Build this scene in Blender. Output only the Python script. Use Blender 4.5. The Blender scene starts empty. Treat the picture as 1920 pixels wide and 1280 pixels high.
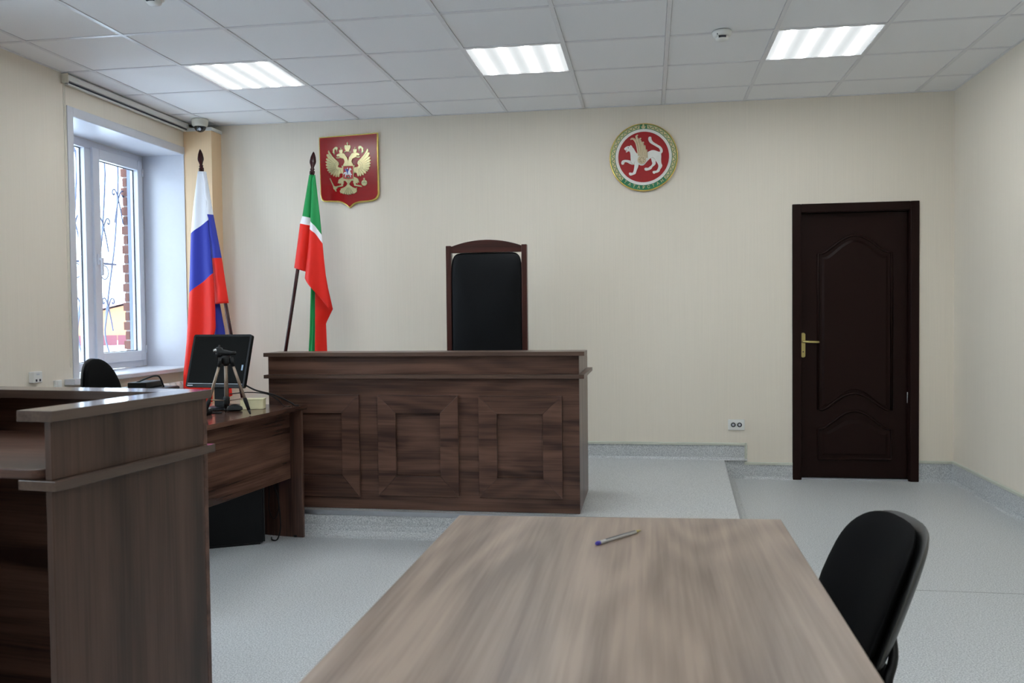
import bpy, bmesh, math, random
from mathutils import Matrix, Vector
random.seed(7)
SC = bpy.context.scene
COL = SC.collection
R = math.radians

# ------------------------------------------------------------------ camera
cam_data = bpy.data.cameras.new('camera')
cam = bpy.data.objects.new('camera', cam_data)
COL.objects.link(cam)
cam_data.sensor_fit = 'HORIZONTAL'
cam_data.sensor_width = 22.3
cam_data.lens = 1625.63 * 22.3 / 1920
cam_data.clip_start = 0.05
cam_data.clip_end = 400
cr = Vector((0.98766, 0.15623, -0.01078)); cu = Vector((0.00613, 0.03021, 0.99952)); cf = Vector((-0.15649, 0.98726, -0.02888))
cam.matrix_world = Matrix(((cr.x, cu.x, -cf.x, 0), (cr.y, cu.y, -cf.y, 0), (cr.z, cu.z, -cf.z, 1.2427), (0, 0, 0, 1)))
cam_data.dof.use_dof = True
cam_data.dof.focus_distance = 5.0
cam_data.dof.aperture_fstop = 4.0
SC.camera = cam

# ------------------------------------------------------------------ world, exposure
LAMP = 52.0         # luminance of the tubes behind the lamp diffusers
SKY = 7.6           # overcast sky
SC.view_settings.view_transform = 'Standard'
SC.view_settings.look = 'None'
SC.view_settings.gamma = 1
SC.view_settings.exposure = 0.12
SC.view_settings.use_curve_mapping = False
SC.cycles.use_denoising = True
SC.cycles.max_bounces = 8
SC.cycles.diffuse_bounces = 5
SC.cycles.transparent_max_bounces = 12
SC.cycles.caustics_reflective = False
SC.cycles.caustics_refractive = False
SC.cycles.sample_clamp_indirect = 6
w = bpy.data.worlds.new('overcast_sky')
SC.world = w
w.use_nodes = True
w.node_tree.nodes['Background'].inputs[0].default_value = (0.74, 0.87, 1.0, 1)
w.node_tree.nodes['Background'].inputs[1].default_value = SKY

# ------------------------------------------------------------------ materials
def new_mat(name):
    m = bpy.data.materials.new(name); m.use_nodes = True
    return m, m.node_tree.nodes, m.node_tree.links, m.node_tree.nodes['Principled BSDF']

def srgb(r, g, b):
    f = lambda c: (c / 255 / 12.92) if c <= 10 else ((c / 255 + 0.055) / 1.055) ** 2.4
    return (f(r), f(g), f(b), 1)

def plain(name, col, rough=0.5, metal=0.0, var=0.04, scale=30, bump=0.0, coat=0.0, sheen=0.0, spec=0.5, stretch=(1, 1, 1), bscale=None):
    """a base colour with a faint procedural mottling and optional fine bump"""
    m, n, l, b = new_mat(name)
    b.inputs['Roughness'].default_value = rough
    b.inputs['Metallic'].default_value = metal
    b.inputs['Coat Weight'].default_value = coat
    b.inputs['Specular IOR Level'].default_value = spec
    b.inputs['Sheen Weight'].default_value = sheen
    tc = n.new('ShaderNodeTexCoord'); mp = n.new('ShaderNodeMapping'); mp.inputs['Scale'].default_value = stretch
    l.new(tc.outputs['Object'], mp.inputs['Vector'])
    no = n.new('ShaderNodeTexNoise'); no.inputs['Scale'].default_value = scale; no.inputs['Detail'].default_value = 4
    l.new(mp.outputs[0], no.inputs['Vector'])
    rp = n.new('ShaderNodeValToRGB')
    rp.color_ramp.elements[0].position = 0.3; rp.color_ramp.elements[1].position = 0.7
    rp.color_ramp.elements[0].color = tuple(c * (1 - var) for c in col[:3]) + (1,)
    rp.color_ramp.elements[1].color = tuple(min(1, c * (1 + var)) for c in col[:3]) + (1,)
    l.new(no.outputs['Fac'], rp.inputs['Fac']); l.new(rp.outputs['Color'], b.inputs['Base Color'])
    if bump:
        bn = n.new('ShaderNodeBump'); bn.inputs['Strength'].default_value = bump; bn.inputs['Distance'].default_value = 0.002
        nb = n.new('ShaderNodeTexNoise'); nb.inputs['Scale'].default_value = bscale or scale * 4
        l.new(mp.outputs[0], nb.inputs['Vector'])
        l.new(nb.outputs['Fac'], bn.inputs['Height']); l.new(bn.outputs['Normal'], b.inputs['Normal'])
    return m

def wood(name, axis, c0=(51, 33, 27), c1=(107, 78, 65), rough=0.34, seed=0.0, figure=1.0, spec=0.3):
    """dark ash laminate: long streaks along one axis, cathedral figure, fine pores"""
    m, n, l, b = new_mat(name)
    b.inputs['Roughness'].default_value = rough
    b.inputs['Specular IOR Level'].default_value = spec
    tc = n.new('ShaderNodeTexCoord')
    def mapped(along, across):
        mp = n.new('ShaderNodeMapping')
        s = [across] * 3; s['XYZ'.index(axis)] = along
        mp.inputs['Scale'].default_value = s; mp.inputs['Location'].default_value = (seed, seed * 1.7, seed * 0.6)
        l.new(tc.outputs['Object'], mp.inputs['Vector']); return mp
    m1 = mapped(0.55, 7.0)
    n1 = n.new('ShaderNodeTexNoise'); n1.inputs['Scale'].default_value = 1.6; n1.inputs['Detail'].default_value = 5; n1.inputs['Distortion'].default_value = 0.9 * figure
    l.new(m1.outputs[0], n1.inputs['Vector'])
    m2 = mapped(1.2, 60.0)
    n2 = n.new('ShaderNodeTexNoise'); n2.inputs['Scale'].default_value = 2.2; n2.inputs['Detail'].default_value = 3
    l.new(m2.outputs[0], n2.inputs['Vector'])
    # contour-like growth rings out of a slow noise
    m3 = mapped(0.5, 3.2)
    n3 = n.new('ShaderNodeTexNoise'); n3.inputs['Scale'].default_value = 1.0; n3.inputs['Detail'].default_value = 1
    l.new(m3.outputs[0], n3.inputs['Vector'])
    mu = n.new('ShaderNodeMath'); mu.operation = 'MULTIPLY'; mu.inputs[1].default_value = 95.0
    l.new(n3.outputs['Fac'], mu.inputs[0])
    sn = n.new('ShaderNodeMath'); sn.operation = 'SINE'; l.new(mu.outputs[0], sn.inputs[0])
    a1 = n.new('ShaderNodeMath'); a1.operation = 'MULTIPLY_ADD'; a1.inputs[1].default_value = 0.045 * figure
    l.new(sn.outputs[0], a1.inputs[0]); l.new(n1.outputs['Fac'], a1.inputs[2])
    a2 = n.new('ShaderNodeMath'); a2.operation = 'MULTIPLY_ADD'; a2.inputs[1].default_value = 0.36
    l.new(n2.outputs['Fac'], a2.inputs[0]); l.new(a1.outputs[0], a2.inputs[2])
    rp = n.new('ShaderNodeValToRGB')
    e = rp.color_ramp.elements
    e[0].position = 0.47; e[0].color = srgb(*c0)
    e[1].position = 0.86; e[1].color = srgb(*c1)
    mid = e.new(0.62); mid.color = srgb(*[(p * 0.55 + q * 0.45) for p, q in zip(c0, c1)])
    l.new(a2.outputs[0], rp.inputs['Fac']); l.new(rp.outputs['Color'], b.inputs['Base Color'])
    return m

def emit_mat(name, col, s):
    m, n, l, b = new_mat(name)
    b.inputs['Base Color'].default_value = (0, 0, 0, 1)
    b.inputs['Emission Color'].default_value = col; b.inputs['Emission Strength'].default_value = s
    return m

M = {}
M['wall'] = plain('beige_wall_panel', srgb(231, 222, 207), 0.55, var=0.025, scale=1.0, stretch=(260, 260, 2.0), bump=0.0)
M['ceiling_tile'] = plain('ceiling_tile', srgb(246, 246, 247), 0.9, var=0.02, scale=240, bump=0.25)
M['t_bar'] = plain('painted_t_bar', srgb(230, 230, 233), 0.28, var=0.01)
M['void'] = plain('ceiling_void', srgb(60, 60, 62), 0.9)
M['white_pvc'] = plain('white_pvc', srgb(208, 210, 218), 0.3, var=0.01)
M['gasket'] = plain('dark_gasket', srgb(50, 52, 62), 0.6)
M['white_plastic'] = plain('white_plastic', srgb(232, 232, 228), 0.4, var=0.01)
M['cream_plastic'] = plain('cream_plastic', srgb(226, 222, 208), 0.4, var=0.01)
M['orange_board'] = plain('orange_boxing', srgb(236, 204, 164), 0.55, var=0.03, scale=1, stretch=(200, 200, 2))
M['floor'] = None
M['cap'] = plain('grey_green_cap', srgb(192, 195, 182), 0.45, var=0.02)
M['alu'] = plain('aluminium_edge', srgb(190, 194, 200), 0.3, metal=0.9, var=0.03)
M['black_leather'] = plain('black_leather', srgb(12, 14, 17), 0.45, spec=0.14, var=0.1, scale=60, bump=0.35, bscale=350)
M['black_fabric'] = plain('black_fabric', srgb(9, 9, 10), 0.85, spec=0.1, var=0.2, scale=500, bump=0.3)
M['black_plastic'] = plain('black_plastic', srgb(19, 20, 22), 0.42, spec=0.3, var=0.05)
M['black_satin'] = plain('black_satin', srgb(11, 12, 14), 0.38, spec=0.22, var=0.05)
M['grey_plastic'] = plain('dark_grey_plastic', srgb(32, 33, 33), 0.4, var=0.05)
M['screen'] = plain('unlit_screen', srgb(14, 14, 13), 0.5, spec=0.08, var=0.02)
M['mahogany'] = wood('mahogany_stain', 'Z', (42, 20, 17), (78, 40, 33), 0.28, 2.0, 0.6)
M['mahogany_h'] = wood('mahogany_stain_rail', 'X', (42, 20, 17), (78, 40, 33), 0.28, 3.0, 0.6)
M['pole'] = plain('dark_red_lacquer', srgb(52, 17, 18), 0.2, var=0.12, scale=20, spec=0.3)
M['door'] = plain('dark_brown_door_paint', srgb(30, 14, 11), 0.42, spec=0.12, var=0.06, scale=1, stretch=(120, 120, 4))
M['brass'] = plain('brass', srgb(196, 182, 120), 0.3, metal=0.9, var=0.05)
M['steel'] = plain('bare_steel', srgb(190, 190, 190), 0.3, metal=1.0)
M['gold'] = plain('gold_foil', srgb(196, 184, 140), 0.26, metal=0.5, var=0.08, scale=120)
M['gold_line'] = plain('gold_engraving', srgb(86, 88, 62), 0.5, var=0.05)
M['gold_rim'] = plain('gold_rim', srgb(226, 196, 104), 0.25, metal=0.7, var=0.05)
M['red_gloss'] = plain('red_lacquer_panel', srgb(146, 9, 16), 0.21, var=0.05, scale=8, spec=0.45)
M['red_flat'] = plain('red_disc', srgb(158, 8, 16), 0.4, var=0.04)
M['green_flat'] = plain('green_ring', srgb(26, 116, 78), 0.4, var=0.04)
M['ring_gold'] = plain('pale_gold_ornament', srgb(206, 196, 150), 0.45, metal=0.2, var=0.05)
M['white_enamel'] = plain('white_enamel', srgb(236, 236, 230), 0.4, var=0.02)
M['wing_beige'] = plain('wing_pale_gold', srgb(222, 205, 172), 0.45, var=0.04)
M['wing_line'] = plain('wing_line', srgb(164, 148, 110), 0.5)
M['blue_enamel'] = plain('blue_enamel', srgb(40, 60, 150), 0.4)
M['silver'] = plain('silver_enamel', srgb(206, 208, 214), 0.35, metal=0.3)
M['tripod_tube'] = plain('bronze_tube', srgb(150, 132, 116), 0.3, metal=0.6, var=0.04)
M['cream_box'] = plain('cream_cardboard', srgb(228, 220, 178), 0.6, var=0.04)
M['blue_cap'] = plain('blue_plastic', srgb(60, 50, 170), 0.35)
M['clear_plastic'] = plain('clear_frosted_plastic', srgb(206, 206, 202), 0.2, var=0.02)
M['ink'] = plain('dark_ink_tube', srgb(92, 92, 96), 0.3)
M['radiator'] = plain('radiator_enamel', srgb(232, 232, 230), 0.35, var=0.01)
M['snow'] = plain('snow', srgb(236, 240, 246), 0.9, var=0.03, scale=2)
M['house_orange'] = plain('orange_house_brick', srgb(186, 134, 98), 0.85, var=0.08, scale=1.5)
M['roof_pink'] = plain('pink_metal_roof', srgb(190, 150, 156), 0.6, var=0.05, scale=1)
M['fence_maroon'] = plain('maroon_fence', srgb(112, 56, 66), 0.7, var=0.05)
M['brick'] = plain('red_brick', srgb(120, 78, 66), 0.9, var=0.14, scale=9, bump=0.5)
M['mortar'] = plain('mortar', srgb(170, 160, 154), 0.95, var=0.05)
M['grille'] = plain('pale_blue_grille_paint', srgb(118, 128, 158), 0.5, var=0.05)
M['wood_x'] = wood('ash_laminate_grain_x', 'X', seed=0.3)
M['wood_y'] = wood('ash_laminate_grain_y', 'Y', seed=1.1)
M['wood_z'] = wood('ash_laminate_grain_z', 'Z', seed=2.2, figure=0.6, spec=0.5)
M['wood_shaded'] = wood('ash_laminate_shaded', 'Z', c0=(52, 38, 31), c1=(92, 70, 59), seed=3.6, figure=0.5)  # same laminate as the bench, its shade put into a darker tone
M['wood_table'] = wood('ash_laminate_table', 'Y', c0=(107, 90, 80), c1=(155, 136, 122), rough=0.36, seed=4.3, figure=1.3, spec=0.45)
M['wood_edge'] = wood('ash_edge_band', 'X', c0=(74, 56, 48), c1=(100, 79, 68), seed=5.0, figure=0.3)
M['card_blue'] = plain('pale_blue_sticker', srgb(170, 200, 226), 0.4)

def floor_mat():
    m, n, l, b = new_mat('speckled_linoleum')
    b.inputs['Roughness'].default_value = 0.42
    tc = n.new('ShaderNodeTexCoord')
    n1 = n.new('ShaderNodeTexNoise'); n1.inputs['Scale'].default_value = 170; n1.inputs['Detail'].default_value = 2
    n2 = n.new('ShaderNodeTexVoronoi'); n2.inputs['Scale'].default_value = 210
    l.new(tc.outputs['Object'], n1.inputs['Vector']); l.new(tc.outputs['Object'], n2.inputs['Vector'])
    rp = n.new('ShaderNodeValToRGB'); e = rp.color_ramp.elements
    e[0].position = 0.33; e[0].color = srgb(158, 162, 166)
    e[1].position = 0.66; e[1].color = srgb(214, 216, 216)
    k = e.new(0.5); k.color = srgb(192, 195, 197)
    l.new(n1.outputs['Fac'], rp.inputs['Fac'])
    mx = n.new('ShaderNodeMixRGB'); mx.blend_type = 'MULTIPLY'; mx.inputs[0].default_value = 0.22
    rv = n.new('ShaderNodeValToRGB'); rv.color_ramp.elements[0].position = 0.0; rv.color_ramp.elements[1].position = 0.35
    l.new(n2.outputs['Color'], rv.inputs['Fac'])
    l.new(rp.outputs['Color'], mx.inputs[1]); l.new(rv.outputs['Color'], mx.inputs[2])
    l.new(mx.outputs[0], b.inputs['Base Color'])
    return m
M['floor'] = floor_mat()

def glass_mat():
    m, n, l, b = new_mat('window_glass')
    n.remove(b)
    out = n['Material Output']
    tr = n.new('ShaderNodeBsdfTransparent'); tr.inputs[0].default_value = (0.95, 0.97, 0.97, 1)
    gl = n.new('ShaderNodeBsdfGlossy'); gl.inputs['Roughness'].default_value = 0.0
    lw = n.new('ShaderNodeLayerWeight'); lw.inputs[0].default_value = 0.5
    pw = n.new('ShaderNodeMath'); pw.operation = 'POWER'; pw.inputs[1].default_value = 5.0; l.new(lw.outputs['Facing'], pw.inputs[0])
    fr = n.new('ShaderNodeMath'); fr.operation = 'MULTIPLY_ADD'; fr.inputs[1].default_value = 0.9; fr.inputs[2].default_value = 0.04; l.new(pw.outputs[0], fr.inputs[0])
    mx = n.new('ShaderNodeMixShader')
    l.new(fr.outputs[0], mx.inputs[0]); l.new(tr.outputs[0], mx.inputs[1]); l.new(gl.outputs[0], mx.inputs[2])
    l.new(mx.outputs[0], out.inputs['Surface'])
    return m
M['glass'] = glass_mat()

def lamp_mat():
    """prismatic diffuser lit by four tubes that run along local Y"""
    m, n, l, b = new_mat('lamp_diffuser')
    b.inputs['Base Color'].default_value = (0.2, 0.2, 0.2, 1)
    b.inputs['Roughness'].default_value = 0.4
    tc = n.new('ShaderNodeTexCoord'); sp = n.new('ShaderNodeSeparateXYZ')
    l.new(tc.outputs['Object'], sp.inputs[0])
    a = n.new('ShaderNodeMath'); a.operation = 'MULTIPLY'; a.inputs[1].default_value = 2 * math.pi / 0.1425
    l.new(sp.outputs['X'], a.inputs[0])
    c = n.new('ShaderNodeMath'); c.operation = 'COSINE'; l.new(a.outputs[0], c.inputs[0])
    d = n.new('ShaderNodeMath'); d.operation = 'MULTIPLY_ADD'; d.inputs[1].default_value = -0.5; d.inputs[2].default_value = 0.5
    l.new(c.outputs[0], d.inputs[0])
    pw = n.new('ShaderNodeMath'); pw.operation = 'POWER'; pw.inputs[1].default_value = 9.0; l.new(d.outputs[0], pw.inputs[0])
    g = n.new('ShaderNodeMath'); g.operation = 'MULTIPLY_ADD'; g.inputs[1].default_value = 0.34; g.inputs[2].default_value = 0.64
    l.new(d.outputs[0], g.inputs[0])
    s = n.new('ShaderNodeMath'); s.operation = 'MULTIPLY_ADD'; s.inputs[1].default_value = LAMP
    l.new(pw.outputs[0], s.inputs[0]); l.new(g.outputs[0], s.inputs[2])
    b.inputs['Emission Color'].default_value = (0.93, 0.98, 1.0, 1)
    l.new(s.outputs[0], b.inputs['Emission Strength'])
    return m
M['lamp'] = lamp_mat()

def flag_mat(name, c1, c2, c3):
    """three stripes read from the cloth's own 'stripe' coordinate (0-1, 1-2, 2-3)"""
    m, n, l, b = new_mat(name)
    b.inputs['Roughness'].default_value = 0.5
    b.inputs['Specular IOR Level'].default_value = 0.25
    at = n.new('ShaderNodeAttribute'); at.attribute_name = 'stripe'
    dv = n.new('ShaderNodeMath'); dv.operation = 'DIVIDE'; dv.inputs[1].default_value = 3.0
    l.new(at.outputs['Fac'], dv.inputs[0])
    rp = n.new('ShaderNodeValToRGB'); rp.color_ramp.interpolation = 'CONSTANT'
    e = rp.color_ramp.elements
    e[0].position = 0.0; e[0].color = c1
    e[1].position = 1 / 3; e[1].color = c2
    k = e.new(2 / 3); k.color = c3
    l.new(dv.outputs[0], rp.inputs['Fac']); l.new(rp.outputs['Color'], b.inputs['Base Color'])
    # satin lets some window light through
    b.inputs['Transmission Weight'].default_value = 0.0
    return m
M['flag_tricolour'] = flag_mat('satin_white_blue_red', srgb(232, 234, 240), srgb(44, 54, 158), srgb(222, 32, 14))
M['flag_green_red'] = flag_mat('satin_green_white_red', srgb(20, 140, 72), srgb(232, 230, 234), srgb(222, 30, 14))

# ------------------------------------------------------------------ mesh helpers
class MB:
    def __init__(self): self.v = []; self.f = []; self.smooth = []
    def add(self, vs, fs, smooth=False):
        o = len(self.v); self.v += [tuple(p) for p in vs]
        self.f += [tuple(i + o for i in f) for f in fs]; self.smooth += [smooth] * len(fs)
        return self
    def box(self, x0, x1, y0, y1, z0, z1, mtx=None):
        vs = [Vector((x, y, z)) for z in (z0, z1) for y in (y0, y1) for x in (x0, x1)]
        if mtx: vs = [mtx @ p for p in vs]
        return self.add(vs, [(0, 2, 3, 1), (4, 5, 7, 6), (0, 1, 5, 4), (2, 6, 7, 3), (0, 4, 6, 2), (1, 3, 7, 5)])
    def prism(self, pts, plane, t0, t1, smooth=False):
        """closed 2D polygon (simple, may be concave) in 'xz', 'xy' or 'yz', extruded from t0 to t1 along the remaining axis"""
        n = len(pts)
        def p3(p, t):
            return {'xz': (p[0], t, p[1]), 'xy': (p[0], p[1], t), 'yz': (t, p[0], p[1])}[plane]
        vs = [p3(p, t0) for p in pts] + [p3(p, t1) for p in pts]
        fs = [tuple(range(n)), tuple(range(2 * n - 1, n - 1, -1))]
        fs += [(i, i + n, (i + 1) % n + n, (i + 1) % n) for i in range(n)]
        return self.add(vs, fs, smooth)
    def tube(self, path, r, n=8, cap=True, closed=False, flat=1.0):
        path = [Vector(p) for p in path]
        N = len(path); rs = r if isinstance(r, (list, tuple)) else [r] * N
        rings = []; up = None
        for i, p in enumerate(path):
            if closed: t = path[(i + 1) % N] - path[i - 1]
            else: t = path[min(i + 1, N - 1)] - path[max(i - 1, 0)]
            t.normalize()
            if up is None:
                up = Vector((0, 0, 1)) if abs(t.z) < 0.9 else Vector((1, 0, 0))
            u = (up - t * up.dot(t)).normalized(); up = u; s = t.cross(u)
            rings.append([p + (u * math.cos(2 * math.pi * k / n) * flat + s * math.sin(2 * math.pi * k / n)) * rs[i] for k in range(n)])
        vs = [q for ring in rings for q in ring]; fs = []
        for i in range(N if closed else N - 1):
            a, b = i * n, ((i + 1) % N) * n
            fs += [(a + k, a + (k + 1) % n, b + (k + 1) % n, b + k) for k in range(n)]
        if cap and not closed: fs += [tuple(range(n - 1, -1, -1)), tuple(range((N - 1) * n, N * n))]
        return self.add(vs, fs, True)
    def lathe(self, prof, n=24, mtx=None):
        """profile of (radius, z) pairs turned about Z"""
        vs = []
        for r, z in prof:
            for k in range(n):
                a = 2 * math.pi * k / n; p = Vector((r * math.cos(a), r * math.sin(a), z))
                vs.append(mtx @ p if mtx else p)
        fs = [(i * n + k, i * n + (k + 1) % n, (i + 1) * n + (k + 1) % n, (i + 1) * n + k) for i in range(len(prof) - 1) for k in range(n)]
        if prof[0][0] > 1e-5: fs.append(tuple(range(n - 1, -1, -1)))
        if prof[-1][0] > 1e-5: fs.append(tuple(range((len(prof) - 1) * n, len(prof) * n)))
        return self.add(vs, fs, True)
    def cushion(self, w, h, t, curve=0.0, bulge=0.03, n=4.0, rings=7, seg=48, mtx=None, taper=0.0, back_flat=True):
        """padded slab standing in local XZ, front towards +Y, superellipse outline, curve = concavity (m at the edge)"""
        vs = []; fs = []
        def pos(rr, a, side):
            ca, sa = math.cos(a), math.sin(a)
            x = w / 2 * math.copysign(abs(ca) ** (2 / n), ca) * rr; z = h / 2 * math.copysign(abs(sa) ** (2 / n), sa) * rr
            x *= 1 - taper * (z / (h / 2))
            c = curve * (x / (w / 2)) ** 2
            e = (1 - rr ** 5)
            y = c + (t / 2 * e ** 0.5 + bulge * (1 - rr ** 2)) if side > 0 else c - t / 2 * e ** 0.5
            return Vector((x, y, z))
        for side in (1, -1):
            base = len(vs); vs.append(pos(0, 0, side))
            for k in range(1, rings + 1):
                rr = math.sin(math.pi / 2 * k / rings)
                for s in range(seg): vs.append(pos(rr, 2 * math.pi * s / seg, side))
            for s in range(seg):
                tri = (base, base + 1 + (s + 1) % seg, base + 1 + s); fs.append(tri if side > 0 else tri[::-1])
                for k in range(rings - 1):
                    a = base + 1 + k * seg; b = a + seg
                    q = (a + s, a + (s + 1) % seg, b + (s + 1) % seg, b + s); fs.append(q if side > 0 else q[::-1])
        A = 1 + (rings - 1) * seg; B = (1 + rings * seg) + 1 + (rings - 1) * seg
        for s in range(seg): fs.append((A + s, A + (s + 1) % seg, B + (s + 1) % seg, B + s))
        if mtx: vs = [mtx @ p for p in vs]
        return self.add(vs, fs, True)
    def build(self, name, mat, parent=None, bevel=0.0, world=False, loc=None, segs=2):
        me = bpy.data.meshes.new(name)
        me.from_pydata(self.v, [], self.f); me.update()
        me.polygons.foreach_set('use_smooth', self.smooth)
        bm = bmesh.new(); bm.from_mesh(me); bmesh.ops.recalc_face_normals(bm, faces=bm.faces); bm.to_mesh(me); bm.free()
        o = bpy.data.objects.new(name, me); COL.objects.link(o)
        me.materials.append(mat)
        if parent is not None: o.parent = parent
        if loc is not None: o.location = loc
        if bevel:
            bv = o.modifiers.new('bevel', 'BEVEL'); bv.width = bevel; bv.segments = segs; bv.limit_method = 'ANGLE'; bv.angle_limit = R(50)
        return o

def tag(o, label=None, cat=None, group=None, kind=None):
    if label: o['label'] = label
    if cat: o['category'] = cat
    if group: o['group'] = group
    if kind: o['kind'] = kind
    return o
def thing(name, label, cat, loc=(0, 0, 0), rz=0.0, group=None):
    o = bpy.data.objects.new(name, None); COL.objects.link(o)
    o.empty_display_size = 0.1
    o.location = loc; o.rotation_euler = (0, 0, rz)
    return tag(o, label, cat, group)
def struct(name, mb, mat, parent=None, bevel=0.0, label=None, cat=None):
    o = mb.build(name, mat, parent, bevel)
    if parent is None: tag(o, label, cat, None, 'structure')
    return o
def setting(name, loc=(0, 0, 0)):
    o = bpy.data.objects.new(name, None); COL.objects.link(o); o.location = loc; o['kind'] = 'structure'
    return o
def dup(root, loc, rz=None, label=None, group=None):
    r = root.copy(); COL.objects.link(r); r.location = loc
    if rz is not None: r.rotation_euler = (0, 0, rz)
    if label: r['label'] = label
    if group: r['group'] = group
    for ch in list(root.children):
        c = ch.copy(); COL.objects.link(c); c.parent = r
        for g in list(ch.children):
            d = g.copy(); COL.objects.link(d); d.parent = c
    return r
def arc(cx, cy, r, a0, a1, n):
    return [(cx + r * math.cos(R(a0 + (a1 - a0) * i / n)), cy + r * math.sin(R(a0 + (a1 - a0) * i / n))) for i in range(n + 1)]
def smoothpath(pts, k=6):
    """Catmull-Rom through 3D or 2D points"""
    P = [Vector(p) for p in pts]; out = []
    for i in range(len(P) - 1):
        p0 = P[max(i - 1, 0)]; p1 = P[i]; p2 = P[i + 1]; p3 = P[min(i + 2, len(P) - 1)]
        for j in range(k):
            t = j / k
            out.append(0.5 * ((2 * p1) + (p2 - p0) * t + (2 * p0 - 5 * p1 + 4 * p2 - p3) * t * t + (3 * p1 - p0 - 3 * p2 + p3) * t ** 3))
    out.append(P[-1]); return out
# ================================================================== ROOM SHELL
XL, XR, YD, YB, HC = -3.705, 2.18, 6.707, -2.8, 2.829
XO = -4.235                                 # outer face of the window wall
WZ0, WZ1 = 0.87, 2.58                       # window opening
WINS = [(5.17, 6.545), (2.05, 3.45), (-1.05, 0.35)]
DX0, DX1, DZ = 1.052, 1.941, 2.05           # door casing, outside

mb = MB(); mb.box(XO, XR + 0.2, YB - 0.2, YD + 0.3, -0.12, 0.0)
struct('floor', mb, M['floor'])
# welded seam in the linoleum
mb = MB(); mb.box(0.62, XR - 0.01, 4.075, 4.079, 0.0, 0.0008); struct('trim_5', mb, plain('lino_seam', srgb(150, 152, 154), 0.5))

mb = MB()
mb.box(XL, DX0 + 0.03, YD, YD + 0.3, 0, HC + 0.3)
mb.box(DX1 - 0.03, XR + 0.2, YD, YD + 0.3, 0, HC + 0.3)
mb.box(DX0 + 0.03, DX1 - 0.03, YD, YD + 0.3, DZ - 0.03, HC + 0.3)
mb.box(DX0 + 0.03, DX1 - 0.03, YD + 0.12, YD + 0.3, 0, DZ - 0.03)
struct('wall_back', mb, M['wall'])
mb = MB().box(DX1, XR, YD - 0.0012, YD, 2.041, 2.0445); struct('trim_4', mb, M['wall'])
mb = MB(); mb.box(XR, XR + 0.2, YB, YD, 0, HC + 0.3); struct('wall_right', mb, M['wall'])
mb = MB(); mb.box(XO, XR + 0.2, YB - 0.2, YB, 0, HC + 0.3); struct('wall_front', mb, M['wall'])
mb = MB()
ys = [YB] + [q for w_ in sorted(WINS) for q in w_] + [YD + 0.3]
for i in range(0, len(ys), 2): mb.box(XO, XL, ys[i], ys[i + 1], -0.1, HC + 0.3)
for a, b in WINS:
    mb.box(XO, XL, a, b, -0.1, WZ0 - 0.03); mb.box(XO, XL, a, b, WZ1, HC + 0.3)
struct('wall_left', mb, M['wall'])

# ---------------------------------------------------------------- suspended ceiling
ceil = setting('ceiling', (0, 0, HC))
mb = MB(); mb.box(XO, XR + 0.2, YB - 0.2, YD + 0.3, 0.06, 0.2); mb.build('slab', M['void'], ceil)
cx = [XL] + [-3.487 + 0.6 * i for i in range(10)] + [XR]
ry = [YB] + [6.28 - 0.6 * i for i in range(15, -1, -1) if 6.28 - 0.6 * i > YB + 0.05] + [YD]
LAMPS = [(-2.587, 5.38), (-0.787, 5.38), (1.013, 5.38)] + [(x, y) for y in (2.98, 0.58) for x in (-2.587, -0.787, 1.013)]  # the two nearer rows are out of view, added to light the room
tile_me = {}
for i in range(len(cx) - 1):
    for j in range(len(ry) - 1):
        x0, x1, y0, y1 = cx[i], cx[i + 1], ry[j], ry[j + 1]
        mx, my = (x0 + x1) / 2, (y0 + y1) / 2
        if any(abs(mx - a) < 0.1 and abs(my - b) < 0.1 for a, b in LAMPS): continue
        key = (round(x1 - x0, 3), round(y1 - y0, 3))
        if key not in tile_me:
            hw, hh = (x1 - x0) / 2 - 0.0135, (y1 - y0) / 2 - 0.0135
            t = MB().box(-hw, hw, -hh, hh, 0.004, 0.018).build('ceiling_tile', M['ceiling_tile'], ceil, loc=(mx, my, 0))
            tile_me[key] = t.data
        else:
            t = bpy.data.objects.new('ceiling_tile', tile_me[key]); COL.objects.link(t); t.parent = ceil; t.location = (mx, my, 0)
        t.rotation_euler = (R(random.uniform(-.12, .12)), R(random.uniform(-.12, .12)), 0)
for x in cx[1:-1]: MB().box(x - 0.012, x + 0.012, YB, YD, 0.0, 0.03).build('t_bar', M['t_bar'], ceil)
for y in ry[1:-1]:
    for i in range(len(cx) - 1): pass
    MB().box(XL, XR, y - 0.012, y + 0.012, 0.0006, 0.028).build('cross_bar', M['t_bar'], ceil)
mb = MB()
mb.box(XL, XR, YD - 0.018, YD, -0.0, 0.004); mb.box(XR - 0.018, XR, YB, YD, -0.0004, 0.004); mb.box(XL, XL + 0.018, YB, YD, -0.0004, 0.004)
mb.build('wall_angle', M['t_bar'], ceil)

# ---------------------------------------------------------------- recessed lamps
def make_lamp(loc, label):
    t = thing('ceiling_lamp', label, 'ceiling light', loc, 0, 'recessed square ceiling lights')
    o = MB().box(-0.283, 0.283, -0.283, 0.283, 0.006, 0.010).build('diffuser', M['lamp'], t)
    f = MB()
    for a in (-1, 1):
        f.box(min(a * 0.283, a * 0.2885), max(a * 0.283, a * 0.2885), -0.2885, 0.2885, 0.001, 0.05)
        f.box(-0.283, 0.283, min(a * 0.283, a * 0.2885), max(a * 0.283, a * 0.2885), 0.001, 0.05)
    f.build('lamp_frame', M['t_bar'], t)
    return t
l0 = make_lamp((LAMPS[0][0], LAMPS[0][1], HC), 'glowing square ceiling light nearest the window and its camera')
dup(l0, (*LAMPS[1], HC), label='glowing square ceiling light in the middle, above the high-backed chair')
dup(l0, (*LAMPS[2], HC), label='glowing square ceiling light nearest the dark door, right of a smoke detector')
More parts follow.
